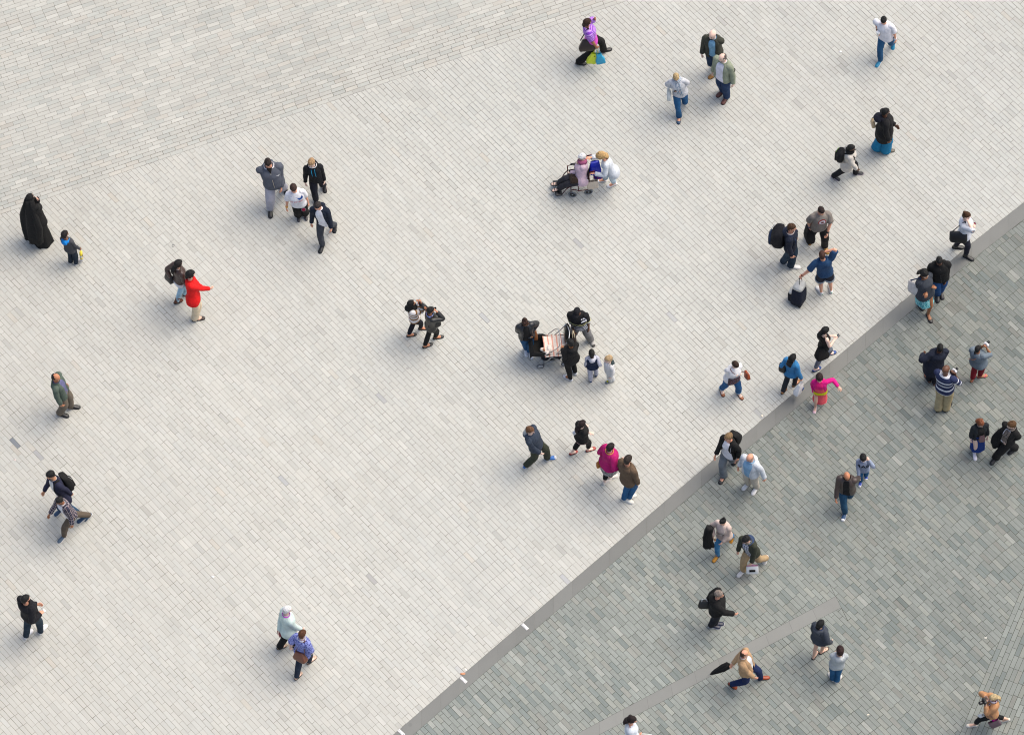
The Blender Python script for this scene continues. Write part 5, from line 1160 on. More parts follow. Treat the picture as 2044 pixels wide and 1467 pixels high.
b = MB(); b.tube([shoulder(s, 'L'), s.surf(.08, .85, .045), s.surf(-.02, .55, .05), s.surf(-.14, .2, .05)], .018, 8, smooth=3, flat=.35); b.build('strap', [M('#141418')], s.o)
s = P('blackback', 'd8', (1018, 690), 125, (985, 1210), (1072, 1110), sex='w', skin='b', hl=(905, 785, .60), hr='front', lim=(1.5, 1.74), hf=130, lR=.03, fL=150)
s.body('person seen from behind in a black hooded coat with white shoes'); s.top(M('#1b1a19'), 'coat', -.20, .03, 1, hood=M('#191817'), loose=1.2, flare=1.05, wr=.01); s.legs(M('#121214'), flare=.95); s.shoes(M('#f0f2f8', 'leather'), WS, 'flat'); s.hair('#151312', 'afro', vol=.95)
s = P('vestboy', 'd8', (1328, 845), 95, (1308, 1225), (1395, 1150), sex='k', skin='dd', child=.9, hr=(1438, 1000, .52), hl='hang', lim=(1.0, 1.3), hf=95, lR=.03)
s.body('small child seen from behind in a navy body warmer with pale grey sleeves'); s.top(M('#c9cbd9'), 'hoodie', -.02, .014, 1, hood=M('#d0d2de')); s.top(M('#1d2d4a'), 'body_warmer', -.06, .024, 0, sleeves=False, neck=.93); s.legs(M('#c6c8d6'), fit=1.2); s.shoes(M('#1f5a9c', 'leather'), BS); s.hair('#1a1514', 'crop')
s = P('toddler', 'd8', (1575, 930), 200, (1578, 1262), (1612, 1250), sex='k', skin='p', child=1.1, hr=(1528, 968, .78), hl='hang', lim=(.85, 1.15), hf=205, hp=4)
s.body('fair-haired toddler in a white padded suit'); s.top(M('#dedfe0'), 'jacket', -.06, .022, 1, hood=M('#3b4a4c'), loose=1.2); s.legs(M('#d9dbdb'), fit=1.3, flare=1.2); s.shoes(M('#7d8a92', 'leather'), BS); s.hair('#bb9f78', 'short')
b = MB(); b.ball(s.ft['L'][0] + UPZ * .05, .025); b.build('shoe_patch', [M('#c9c832')], s.o)
pc = G(Q('d8', (735, 905)), 0); pf = V((math.cos(yaw_at(Q('d8', (735, 905)), 186)), math.sin(yaw_at(Q('d8', (735, 905)), 186)), 0)); plt = V((-pf.y, pf.x, 0))
def PP(f, l, z): return pc + pf * f + plt * l + UPZ * z
pus = thing('pushchair', pc, 'black reclined pushchair with silver frame and bags on its handle', 'pushchair'); sil = M('#b9bcbf', 'metal'); pblk = M('#1c1c20'); 
b = MB()
for l in (-.24, .24):
    b.tube([PP(-.40, l * .9, 1.12), PP(-.2, l, .72), PP(.02, l, .42), PP(.22, l, .12)], .013, 8, smooth=2); b.tube([PP(-.26, l, .12), PP(-.12, l, .34), PP(.05, l, .46), PP(.2, l, .62)], .012, 8, smooth=2); b.tube([PP(.22, l, .13), PP(-.05, l, .28)], .016, 8)
b.tube([PP(-.40, -.22, 1.12), PP(-.44, 0, 1.14), PP(-.40, .22, 1.12)], .012, 8, smooth=3); b.tube([PP(.2, -.24, .13), PP(.2, .24, .13)], .010, 8); b.tube([PP(-.24, -.24, .13), PP(-.24, .24, .13)], .010, 8)
b.tube([PP(.02, -.24, .68), PP(-.18, -.23, .92), PP(-.22, 0, .96), PP(-.18, .23, .92), PP(.02, .24, .68)], .010, 8, smooth=3); b.build('frame', [sil], pus)
ax = (pf, plt, UPZ); b = MB(); R_ = []
for i in range(12):
    u = i / 11; f = .46 - .86 * u; w_ = .25 - .05 * abs(u - .4); z = .60 - .07 * math.sin(u * 2.6) - .06 * u; d = .17 if u < .45 else .10
    R_.append([PP(f, l * w_, z + h) for l, h in ((-1.05, d), (-1.0, -.02), (-.7, -.10), (0, -.13), (.7, -.10), (1.0, -.02), (1.05, d), (.93, d), (.85, 0), (.6, -.05), (0, -.07), (-.6, -.05), (-.85, 0), (-.93, d))])
b.loft(R_); b.crumple(.006, 10, 2); b.build('seat', [pblk], pus)
b = MB(); R_ = []
for i in range(7):
    a = -.3 + 1.5 * i / 6; R_.append([PP(.34 + .16 * math.cos(a) , .30 * math.cos(q) , .56 + .16 * math.sin(a) + .11 * math.sin(q)) for q in [PI * j / 12 for j in range(13)]])
b.loft(R_, closed=False); b.crumple(.008, 12, 4); b.build('hood', [pblk], pus)
b = MB(); b.box(PP(0, 0, .24), (.42, .36, .14), ax, 0, 1.1, .03); b.crumple(.012, 9, 1); b.build('basket', [M('#2c2f34')], pus)
for f in (.27, -.29):
    for l in (-.25, .25):
        c = PP(f, l, .09); a_ = plt; fx = UPZ.cross(a_).normalized(); b = MB(); b.tube([c - a_ * .016, c + a_ * .016], [.07, .07], 18); o = b.build('wheel', [M('#a8adb2', 'plastic')], pus)
        b = MB(); b.tube([c + fx * (.078 * math.cos(q)) + UPZ * (.078 * math.sin(q)) for q in [2 * PI * i / 22 for i in range(23)]], .014, 8); b.build('tyre', [M('#5e6265', 'rubber')], o)
s = P('baby', 'd8', (612, 795), 20, (830, 730), (820, 770), sex='k', skin='b', H=.68, child=.9, pel=(745, 770, .60), hz=.70, zL=.60, zR=.60, hl='lap', hr='lap', hf=-20, hp=-50)
s.body('baby in a cream hooded suit lying in the pushchair'); s.top(M('#efe4da'), 'suit', -.1, .03, 1, loose=1.3); s.legs(M('#efe4da'), fit=1.3); s.shoes(M('#efe4da'), M('#efe4da'), 'flat'); s.cover(M('#f0e6dc'), 'hijab', 'hood')
b = MB(); R_ = []
for i in range(10):
    u = i / 9; f = .16 - .52 * u; R_.append([PP(f, .25 * x, .66 + .07 * (1 - x * x) - .05 * u + .012 * math.sin(u * 9 + x * 4) - (.05 if abs(x) > .95 else 0)) for x in [-1.15 + 2.3 * j / 12 for j in range(13)]])
R2 = [[p - UPZ * .018 for p in r] for r in R_]
b.loft([R_[i] for i in range(10)], closed=False); b.loft(R2, closed=False); b.loft([R_[0], R2[0]], closed=False); b.loft([R_[-1], R2[-1]], closed=False); b.crumple(.008, 10, 5); b.build('blanket', [MP('stripes', '#f3e6d8', '#eba893', .10, .3, '#e8d98a')], None, PP(-.1, 0, .7), 'cream blanket with orange stripes over the baby in the pushchair', 'blanket')
hb = PP(-.44, 0, 1.12); q = PP(-.46, -.02, .86); bag('carrier_bag', 'black carrier bag hanging from the pushchair handle', 'shopping bag', PP(-.40, -.10, .90), plt, (.30, .16, .38), M('#17181a', 'shiny'), .08, None, .6, sag=.025)
bag('shoulder_bag', 'dark brown changing bag with cream straps hanging from the pushchair handle', 'shoulder bag', PP(-.52, .10, .84), plt, (.32, .14, .30), M('#2a2320'), .16, M('#d9c9a8'), .75, sag=.02)
# 38-41
s = P('orangebag', 'e1', (318, 650), -62, (378, 1065), (140, 1020), sex='w', skin='p', hl=(345, 750, .72), hr=(330, 760, .70), lim=(1.5, 1.7), hp=34, hf=-50, g=1.08, po=-.02)
s.body('person in a white top and turned-up jeans with hands clasped under the chin'); s.top(M('#f4f3f4'), 'top', -.06, .026, 1, loose=1.2); s.legs(den('#1d5686'), ln=.88, fit=1.15, cuff=M('#9fb9ce')); s.shoes(Lth('#9c5a35'), BS, 'flat'); s.hair('#3a2a22', 'short', vol=1.05)
b = MB(); R_ = [[s.surf(x, t, .034 + .012 * (1 - t)) for x in [-.13 + .26 * j / 8 for j in range(9)]] for t in (.42, .3, .18, .05, -.08, -.13)]; b.loft(R_, closed=False); R2 = [[p + s.sf * .012 for p in r] for r in R_]; b.loft(R2, closed=False); b.loft([R_[0], R2[0]], closed=False); b.build('patterned_panel', [MP('print', '#3a3138', '#8a5560', .04, .55, '#57506a')], s.o)
bag('handbag', 'small orange brown bag at the side of the person in a white top', 'handbag', G(Q('e1', (475, 792)), .80), s.fw, (.20, .09, .17), Lth('#a24a22'), [s.surf(-.02, .8, .03), shoulder(s, 'R')], Lth('#6e3018'), .85, r=.007)
s = P('bluejkt', 'e1', (1082, 560), 52, (962, 1010), (1125, 905), sex='w', skin='r', hr=(1200, 850, .46), hl='hip', lim=(1.5, 1.72), hf=45, lL=.05, cR=.9)
s.body('person with dark wavy hair in a bright blue jacket carrying a white bag'); s.top(M('#3f87bd'), 'jacket', -.03, .022, 1, loose=1.1, collar=M('#3f87bd')); s.legs(M('#33363b'), fit=1.0); s.shoes(Lth('#b07a45'), BS, 'flat'); s.hair('#161314', 'curly', vol=.92)
q = G(Q('e1', (1165, 968)), .40); carrier('white plastic carrier bag with a dark blue emblem by the stone band', q, s.fw, (.24, .14, .32), M('#f3f4f6', 'plastic'), s.hand['R'], s.hand['R'] - q, [(.22, .45, .10, .3), (.34, .45, .08, .26)], M('#1f4f9a'), .7, sag=.016)
bag('shoulder_bag', 'small black bag under the left arm of the person in a bright blue jacket', 'shoulder bag', G(Q('e1', (945, 690)), .95), s.rt, (.16, .10, .22), Lth('#191a1c'), [shoulder(s, 'L') - s.sf * .03, shoulder(s, 'L')], Lth('#191a1c'), .9, r=.014)
s = P('longhair', 'e1', (1508, 200), 28, (1398, 722), (1592, 510), sex='w', skin='p', hl=(1600, 270, .64), hr=(1640, 318, .62), lim=(1.5, 1.72), lL=.04, hf=25, hp=26, g=.95, eR=(.6, -.7, -.6))
s.body('slim person with long straight black hair and a black vest, looking at a phone'); s.top(M('#151518'), 'vest', -.05, .012, 0, sleeves=False, neck=.95); s.legs(M('#6d7480', 'denim'), ln=.95, fit=.9, flare=.85); s.shoes(M('#1d4e93', 'leather'), BS, 'flat'); s.hair('#101013', 'long', vol=1.08)
phone(s, 'R', 'black phone in the hands of the slim person with long straight black hair', s.fw, s.fw + UPZ * .5)
bag('shoulder_bag', 'black gathered sack bag hanging at the hip of the person with long black hair', 'shoulder bag', G(Q('e1', (1470, 490)), .72), s.fw, (.34, .20, .30), M('#18191c'), [shoulder(s, 'R') - s.sf * .05, shoulder(s, 'R')], M('#18181b'), .55, sag=.02)
s = P('pinkgirl', 'e1', (1438, 825), -95, (1515, 1110), (1378, 1250), sex='k', skin='f', child=.7, hl=(1690, 945, .66), hr=(1362, 1015, .47), lim=(1.1, 1.35), hf=-85, hp=16, lL=.06, eL=(.7, -.4, -.4))
s.body('child in a hot pink cardigan over an orange and yellow dress, one arm stretched out'); s.top(M('#f0227e'), 'dress_top', .25, .012, 0, sleeves=False); s.top(M('#f8656a'), 'dress', -.1, .016, 0, sleeves=False, neck=.5, flare=1.1); s.skirt(M('#f8636c'), .22, 1.25, waist=.1, th=.018); s.top(M('#e81f8a'), 'cardigan', -.04, .024, 1, op=(48, 30)); s.shoes(M('#efc5cf', 'leather'), WS, 'flat'); s.hair('#2e1e19', 'bob', vol=.96)
b = MB(); b.loft([s.ring(t, .024, 30, fl=1.06) for t in (.02, .12, .24)], cap=(False, False)); b.build('yellow_band', [M('#e3e021')], s.o)
small('toy', 'tiny lime green toy in the hand of the child in a hot pink cardigan', 'toy', lambda b: b.ball(s.hand['R'], (.035, .02, .025)), [M('#9fe23a', 'plastic')], s.hand['R'])
# 42-46
s = P('robe', 'e2', (402, 180), 112, (270, 500), (335, 528), skin='d', hl=(222, 255, .66), hr='front', lim=(1.6, 1.86), hf=100, g=1.1, eL=(.8, -.3, -.2), po=.02)
s.body('person seen from behind in a long loose navy coat, left arm held out'); s.top(M('#222838'), 'coat', -.55, .045, 1, flare=1.3, loose=1.25, wr=.014, collar=M('#1d2230')); s.legs(M('#1a1e2a'), fit=1.2); s.shoes(Lth('#8a5a44'), BS, 'flat'); s.hair('#151314', 'crop', vol=1.05)
s = P('polo', 'e2', (460, 408), 62, (392, 800), (478, 800), skin='d', hr=(562, 470, .80), hl=(512, 435, .82), lim=(1.72, 1.88), hf=45, g=1.12, hp=4, eR=(.45, 0, -1), eL=(.45, 0, -1))
s.body('bald person in a navy and white striped polo shirt and beige trousers taking a picture'); s.top(MP('stripes', '#1c2c54', '#e9ebf2', .17, .26), 'polo_shirt', -.09, .022, .5, loose=1.2, collar=M('#eef0f5')); s.legs(M('#bfae86'), fit=1.3, flare=1.2); s.shoes(Lth('#16161a'), BS); 
camera(s, 'white compact camera held up by the bald person in a striped polo shirt', '#e9e9ec', .9)
s = P('redpants', 'e2', (795, 190), 55, (745, 500), (840, 480), sex='w', skin='b', g=1.3, hl=(855, 160, .86), hr=(888, 185, .85), lim=(1.5, 1.72), hf=48, hp=2, eR=(.5, -.1, -1), eL=(.5, 0, -1), fR=10)
s.body('person in a blue grey T-shirt and dark red leggings photographing'); s.top(M('#75828d'), 'tshirt', -.10, .024, .5, loose=1.2); s.legs(M('#8c1c2e'), ln=.93, fit=1.0, flare=.85); s.shoes(MP('print', '#c9566a', '#d9b25a', .05, .52), BS, 'flat'); s.hair('#1d1717', 'pony')
b = MB(); b.tube([shoulder(s, 'R', .012), s.pel + s.ax * (s.sl * .78) - s.sf * (s.prof(.78)[1] * s.H * 1.25 + .035), s.pel + s.ax * (s.sl * .62) - s.sf * (s.prof(.6)[1] * s.H * 1.3 + .035) - s.sr * .15], .013, 8, smooth=3, flat=.4); b.build('orange_strap', [Lth('#b0673a')], s.o)
camera(s, 'white compact camera held up by the person in dark red leggings', '#efeff2', .9)
s = P('redhair', 'e2', (824, 965), -72, (810, 1190), (762, 1308), sex='w', skin='p', hr='hang', hl='pocket', lim=(1.5, 1.7), lL=.05, hf=-60, hp=18, g=1.05)
s.body('person with curly red hair in an open dark jacket and bright blue skirt'); s.top(M('#1c1a1d'), 'top', .0, .012, 0, sleeves=False, neck=.93); s.top(M('#2b2f33'), 'jacket', -.06, .024, .85, op=(30, 30), loose=1.1, collar=M('#2b2f33')); s.skirt(M('#1c3f86'), .34, 1.15, th=.012, fold=.05); s.shoes(M('#e6e3ee', 'leather'), WS); s.hair('#7d4a30', 'curly', vol=.95)
bag('handbag', 'small mauve brown pouch at the waist of the person with curly red hair', 'handbag', s.surf(.01, .2, .05), s.rt, (.15, .05, .19), Lth('#6b5055'), [s.surf(.05, .6, .04), shoulder(s, 'L')], Lth('#2a2225'), .7, r=.006)
s = P('shortbrown', 'e2', (1150, 985), 225, (965, 1355), (1160, 1255), sex='w', skin='p', hl=(1112, 1145, .58), hr=(1075, 1120, .58), lim=(1.5, 1.7), hf=195, hp=8, lL=0, g=1.08, po=.02)
s.body('person with short brown hair dressed in black, walking beside the person with red hair'); s.top(M('#e9e6ea'), 'top', .1, .010, 0, sleeves=False); s.top(M('#18181c'), 'cardigan', -.10, .026, 1, op=(16, 26), loose=1.2); s.legs(M('#17181c'), fit=1.25, flare=1.35); s.shoes(Lth('#16161a'), BS); s.hair('#5d4229', 'short', vol=1.12); s.scarf(MP('print', '#4a3f3a', '#8a8078', .03), True, r=.016)
a = G(Q('e2', (1060, 1060)), 1.05); drape('black coat folded over the arm of the person with short brown hair', [G(Q('e2', (1075, 1060)), 1.08), G(Q('e2', (1035, 1090)), .95), G(Q('e2', (1000, 1140)), .75), G(Q('e2', (1010, 1210)), .50)], M('#16171d'), (.16, .15), (.09, .06), side=V((CR.x, CR.y, 0)))
# 47-50
s = P('bluehood', 'e3', (318, 325), -15, (590, 705), (295, 790), skin='p', hl='hip', hr=(445, 625, .50), lim=(1.68, 1.82), hf=-20, hp=8, g=1.05, fR=35, fL=10)
s.body('person in glasses and a dark blue hooded jacket striding in bright blue shoes'); s.top(M('#3a4453'), 'jacket', -.08, .028, 1, hood=M('#465161'), loose=1.15); s.legs(M('#3f4437'), ln=.97, fit=1.15); s.shoes(M('#2272c6', 'leather'), WS, toe=M('#eef0f2', 'rubber')); s.hair('#6b4c35', 'short', vol=1.05); s.glasses(M('#3a2622', 'plastic'))
b = MB(); b.ball(s.neck - s.sf * .115 + UPZ * .0, (.09, .06, .05), (s.sr, s.sf, UPZ), 12, 8); b.build('hood_lining', [M('#a3a8a8')], s.o)
s = P('blacktop', 'e3', (1012, 240), 28, (893, 635), (1125, 585), sex='w', skin='p', hl='cross', hr='cross', lim=(1.5, 1.72), hf=30, lL=.06, g=1.08, fR=20, hp=6)
s.body('person with long dark auburn hair and a black top over a pink patterned hem'); s.top(MP('print', '#d9c3c8', '#a8606e', .03), 'blouse', -.12, .012, 0, sleeves=False, flare=1.1); s.top(M('#1b1b1d'), 'top', .0, .026, 1, loose=1.1); s.legs(M('#151517'), ln=.82, fit=1.0, flare=.9); s.shoes(M('#b3473f', 'leather'), BS, 'flat'); s.hair('#2c1714', 'long', vol=1.08)
small('paper', 'white folded paper tucked under the arm of the person with auburn hair', 'paper', lambda b: b.box(s.el['L'] - s.sf * .07, (.05, .16, .11), axes(s.sf)), [M('#f4f4f6', 'paper')], s.el['L'])
s = P('magenta', 'e3', (1390, 552), 32, (1340, 1005), (1412, 955), sex='w', skin='p', hr=(1545, 735, .72), hl='hip', lim=(1.5, 1.68), hf=35, g=1.2, eR=(.6, -.3, -.8))
s.body('person in a loose magenta cardigan and speckled skirt reaching to a companion'); s.top(M('#c21a72'), 'cardigan', -.05, .03, 1, flare=1.12, loose=1.25, wr=.01, collar=M('#e0b84a')); s.skirt(MP('spots', '#b9b6b4', '#3c3a3c', .018, .5), .15, 1.1); s.legs(M('#141518'), 'leggings', .86, .9, .9, th=.004); s.shoes(M('#e4d9cf', 'leather'), WS); s.hair('#271a1b', 'short', vol=1.1)
bag('purse', 'orange leather purse at the left side of the person in magenta', 'purse', G(Q('e3', (1255, 772)), .72), s.fw, (.20, .07, .16), Lth('#c07a35'), .05, None, .9)
s = P('brownjkt', 'e3', (1622, 715), 42, (1612, 1262), (1660, 1225), skin='r', hr='pocket', hl='hang', lim=(1.72, 1.86), hf=48, lR=.06, eR=(1, -.4, -.2), fL=-20)
s.body('person with spiky dark hair in a brown jacket, seen from behind'); s.top(M('#6d5a48'), 'jacket', -.09, .026, 1, loose=1.15, collar=M('#6a5746')); s.legs(den('#245a86'), fit=1.1); s.shoes(M('#e9e7dd', 'leather'), WS); s.hair('#3a312c', 'swept')
# 51-54
s = P('cardigan', 'e4', (468, 275), 228, (590, 690), (362, 1005), sex='w', skin='r', hr=(245, 590, .50), hl=(632, 625, .50), lim=(1.64, 1.76), hf=215, lL=.06, hp=8, fR=-120)
s.body('person with short fair hair in a black cardigan over a white top and grey trousers'); s.top(M('#f2f2f8'), 'vest', -.06, .014, 0, sleeves=False, neck=.92); s.top(M('#18181b'), 'cardigan', -.02, .022, .95, op=(52, 42)); s.legs(M('#70777d', 'denim'), fit=1.2, flare=1.35); s.shoes(Lth('#1b1b20'), BS, 'flat'); s.hair('#8a7050', 'swept')
backpack(s, 'black backpack on the person in a black cardigan on the stone band', M('#1a1b1d'), M('#131315'), w=.16, d=.12, h=.24, side=.03)
s = P('whitejkt', 'e4', (838, 632), 230, (925, 1195), (775, 1125), skin='r', g=1.18, hr=(655, 770, .52), hl=(1105, 1010, .46), lim=(1.66, 1.8), hf=220, hp=12)
s.body('bald person in an open white hooded jacket, light blue shirt and cream trousers'); s.top(M('#8fb9da'), 'shirt', -.04, .014, 0, sleeves=False, collar=M('#8fb9da')); s.top(M('#dbe1e7'), 'jacket', -.10, .028, 1, op=(12, 40), hood=M('#eceef0'), loose=1.15); s.legs(M('#d4cbbb'), fit=1.2); s.shoes(M('#f2f1ee', 'leather'), WS); s.hair('#8a6a52', 'bald', vol=.99)
s = P('leatherman', 'e5', (520, 600), -100, (570, 905), (475, 1295), skin='o', g=1.1, hr=(320, 1065, .44), hl=(735, 625, .50), lim=(1.64, 1.9), hf=-70, hp=24, lL=.10, eL=(.9, -.5, .0))
s.body('shaven-headed person in a brown leather jacket and jeans leading a child by the hand'); s.top(M('#121317'), 'jumper', -.03, .014, 0, sleeves=False); s.top(Lth('#4a3d38'), 'jacket', -.05, .026, 1, op=(24, 20), loose=1.15, collar=Lth('#463934')); s.legs(den('#1f4a66'), fit=1.1); s.shoes(M('#27507a', 'leather'), WS, toe=M('#f0f0f2', 'rubber'))
s = P('gapboy', 'e5', (800, 290), -98, (855, 600), (755, 735), sex='k', skin='p', child=.8, hl=(905, 335, .82), hr=(728, 610, .48), lim=(1.0, 1.3), hf=-85, hp=20, lL=.06, eL=(.1, .3, -1))
s.body('child in a grey blue lettered sweatshirt led by the hand'); s.top(M('#9aa6be'), 'sweatshirt', -.06, .02, 1, loose=1.2, collar=M('#8e9ab4')); s.legs(den('#24587f')); s.shoes(M('#1f4fc0', 'leather'), WS, toe=M('#f2f2f4', 'rubber')); s.hair('#1b1716', 'short', vol=1.08)
def stroke(pts, w_=.012):
    out = []
    for (x0, y0), (x1, y1) in zip(pts, pts[1:]):
        d = math.hypot(x1 - x0, y1 - y0) or 1; nx, ny = -(y1 - y0) / d * w_ / 2, (x1 - x0) / d * w_ / 2; ex, ey = (x1 - x0) / d * w_ * .4, (y1 - y0) / d * w_ * .4
        out.append([(x0 - ex + nx, y0 - ey + ny), (x1 + ex + nx, y1 + ey + ny), (x1 + ex - nx, y1 + ey - ny), (x0 - ex - nx, y0 - ey - ny)])
    return out
mir = lambda ps: [(-x, y) for x, y in ps]
lt = stroke(mir([(-.045, .018), (-.06, .026), (-.078, .018), (-.082, 0), (-.075, -.02), (-.058, -.024), (-.045, -.016), (-.045, -.002), (-.058, -.002)])) + stroke(mir([(-.028, -.024), (-.006, .026), (.016, -.024)])) + stroke(mir([(-.02, -.008), (.008, -.008)])) + stroke(mir([(.036, -.024), (.036, .026), (.058, .024), (.066, .010), (.058, -.002), (.038, -.002)]))
s.patch('lettering', lt, M('#20242e'), .03, 0, .74, 1.35)
# 55, 56
s = P('bungirl', 'e6', (540, 265), 238, (705, 560), (425, 900), sex='w', skin='f', hr=(378, 512, .58), hl=(545, 605, .52), lim=(1.5, 1.72), hf=225, hp=14, lL=.05, fR=232, eR=(.9, -.3, -.4), g=1.02)
s.body('person with a black topknot in a pale pink jumper, jeans and mustard boots'); s.top(M('#d9c4b9'), 'jumper', -.10, .026, 1, loose=1.25, flare=1.08); s.legs(den('#3f7ba6'), fit=1.0, flare=.95); s.shoes(Lth('#c98a22'), BS, 'boot'); s.hair('#141416', 'bun'); 
s.patch('print', stroke([(.05, .06), (.03, .09), (.01, .07), (.03, .0), (.0, -.07), (-.05, -.08)], .022) + stroke([(.02, -.03), (-.07, -.02), (-.1, -.06)], .022), M('#1d1c1f'), .034, .02, .5)
b = MB(); b.tube([shoulder(s, 'L', .012), s.surf(.06, .72, .045), s.surf(-.03, .4, .05), s.surf(-.12, .12, .045)], .016, 8, smooth=3, flat=.35); b.build('strap', [M('#ece4d8')], s.o)
drape('black coat hanging over the right arm of the person in mustard boots', [G(Q('e6', (320, 360)), 1.22), G(Q('e6', (290, 470)), 1.05), G(Q('e6', (280, 580)), .82), G(Q('e6', (300, 700)), .58)], M('#15171f'), (.09, .13), (.08, .07), side=V((CR.x, CR.y, 0)))
cup('small amber drink cup held by the person in mustard boots', G(Q('e6', (408, 562)), .86), '#b58a3a', '#cfc6b4', .032, .10)
s = P('checkman', 'e6', (938, 570), 232, (1285, 930), (865, 1150), skin='f', hl=(1035, 1000, .46), hr='pocket', lim=(1.66, 1.8), hf=222, lL=.12, hp=20, cL=.9)
s.body('person with thick black hair in an open dark green parka over a checked shirt'); s.top(MP('check', '#e6e8ee', '#27335a', .045), 'shirt', -.12, .014, 0, sleeves=False); s.top(M('#3f4236'), 'parka', -.12, .03, 1, op=(30, 24), hood=M('#3f4f6e'), loose=1.2, collar=M('#77775f')); s.legs(M('#c3a780'), fit=1.2, flare=1.1); s.shoes(M('#eee9e2', 'leather'), WS); s.hair('#121215', 'short', vol=1.1)
q = G(Q('e6', (1050, 1085)), .36); carrier('white paper bag with a black rectangle held by the person in the parka', q, V((CR.x, CR.y, 0)), (.27, .09, .22), M('#eef0f0', 'paper'), s.hand['L'], UPZ - V((0, -.35, 0)), [(0, .48, .5, .3)], M('#17181a'), hmat=M('#d987b8'), inner=M('#e39ac6'), sag=.003)
# 57-60
s = P('puffer', 'e7', (322, 208), -2, (310, 565), (268, 592), skin='r', hr=(485, 440, .56), hl='sb', lim=(1.66, 1.8), hf=-12, hp=4, g=1.12, eR=(.7, -.8, -.2))
s.body('grey-haired person in a black padded hooded jacket and dark trainers'); s.top(M('#16191f'), 'jacket', -.12, .034, 1, hood=M('#14171d'), loose=1.2, wr=.01); s.top(M('#c9cbcc'), 'shirt', -.20, .014, 0, sleeves=False, neck=.2, flare=1.06); s.legs(M('#17242f'), fit=1.15); s.shoes(M('#1c2740', 'leather'), WS); s.hair('#8f8278', 'short')
bag('bag', 'black bag with white edging trailing behind the grey-haired person', 'bag', G(Q('e7', (155, 325)), .82), V((CR.x, CR.y, 0)), (.30, .10, .20), Lth('#17181a'), .06, M('#cfd3d4'), .8)
s = P('blazer', 'e7', (615, 905), -12, (845, 1195), (475, 1290), skin='r', hr=(752, 1205, .46), hl=(470, 1035, .50), lim=(1.66, 1.86), hf=15, hp=6, lR=.10, g=1.12, fL=8)
s.body('balding person striding in a camel blazer and navy trousers'); s.top(M('#eceef2'), 'shirt', .2, .012, 0, sleeves=False); s.top(M('#c3a07a'), 'blazer', -.17, .026, 1, op=(8, 20), flare=1.12, loose=1.15, collar=M('#c09d77')); s.legs(M('#1d2f5a'), fit=1.1); s.shoes(Lth('#a8481f'), BS); s.hair('#4a362a', 'sides')
t0, t1 = G(Q('e7', (215, 1150)), .30), G(Q('e7', (485, 1015)), .84); d = (t1 - t0).normalized(); L_ = (t1 - t0).length; ax = axes(UPZ, d)
b = MB(); R_ = []
for h, r in ((.02, .008), (.1, .03), (.3, .055), (.6, .075), (.8, .07), (.86, .03)): R_.append([t0 + d * (L_ * h) + (ax[0] * math.cos(q) + ax[1] * math.sin(q)) * (r * (1 + .22 * math.cos(q * 6 + h * 5))) for q in [2 * PI * i / 30 for i in range(30)]])
b.loft(R_); um = b.build('umbrella', [M('#17181f')], None, t0, 'furled black umbrella trailing from the hand of the person in a camel blazer', 'umbrella')
b = MB(); b.tube([t0 + d * (L_ * .84), t1 + d * .06], .008, 8); b.tube([t1 + d * .04, t1 + d * .10, t1 + d * .12 + ax[0] * .04, t1 + d * .08 + ax[0] * .06], .012, 8, smooth=3); b.build('handle', [M('#2a1c14', 'plastic')], um)
b = MB(); b.tube([t0 - d * .05, t0 + d * .03], [.004, .006], 8); b.build('tip', [M('#8a8a8e', 'metal')], um)
s = P('greyjkt', 'e7', (1512, 555), 48, (1448, 925), (1550, 875), sex='w', skin='f', hr=(1632, 770, .54), hl='pocket', lim=(1.5, 1.72), hf=40, g=1.02, eR=(.7, -.8, -.2), fL=60, fR=35)
s.body('dark-haired person in a slate grey jacket, black shorts and sandals'); s.top(M('#464c56'), 'jacket', -.11, .032, 1, loose=1.2, flare=1.06, hood=M('#464c56'), collar=M('#2c3a5e')); s.legs(M('#17181b'), 'shorts', .3, 1.1, 1.1); s.shoes(Lth('#e6d9c8'), BS, 'sandal'); s.hair('#131215', 'bob', vol=.98)
s = P('greyboy', 'e7', (1743, 870), 92, (1640, 1180), (1720, 1205), sex='k', skin='f', child=.45, hl='front', hr='front', lim=(1.25, 1.5), hf=95, fR=55, fL=120)
s.body('child in a pale grey hooded top and blue jeans, seen from behind'); s.top(M('#b9c0c2'), 'hoodie', -.07, .022, 1, loose=1.2, hood=M('#c3c9cb'), collar=MP('check', '#e6e8f0', '#3a4a8a', .03)); s.legs(den('#1d5780'), fit=1.15, flare=1.15); s.shoes(M('#dcdad2', 'leather'), WS); s.hair('#33211b', 'short', vol=1.08)
# 61, 62
s = P('photog', 'e8', (955, 600), 196, (465, 1240), (1240, 1130), sex='w', skin='f', hl=(790, 770, .82), hr=(775, 580, .84), lim=(1.5, 1.74), hf=205, lR=.08, hp=14, fL=185, fR=178, eL=(.6, -.2, -.9), eR=(.7, 0, -.8), g=1.05)
s.body('blond person in a camel jacket with a wide stride, raising a black camera'); s.top(M('#c9956a'), 'jacket', -.02, .03, .95, loose=1.2, wr=.01, collar=MP('print', '#ded6de', '#5a3450', .03)); s.legs(M('#141821'), ln=.84, fit=.95, flare=.9); s.shoes(M('#e6dccb', 'leather'), WS, 'flat'); s.hair('#c4ad82', 'long', vol=1.04); s.scarf(MP('print', '#d9d2dc', '#54304a', .04), True, r=.016)
camera(s, 'black camera with a lens held up by the blond person in a camel jacket', '#15151a', 1.15)
q = G(Q('e8', (735, 1000)), .55); carrier('white plastic bag between the legs of the blond person with a camera', q, s.fw, (.22, .10, .32), M('#f0f1f4', 'plastic'), s.el['L'], s.el['L'] - q, [(-.1, .7, .12, .12)], M('#6d747c'), .55, sag=.02)
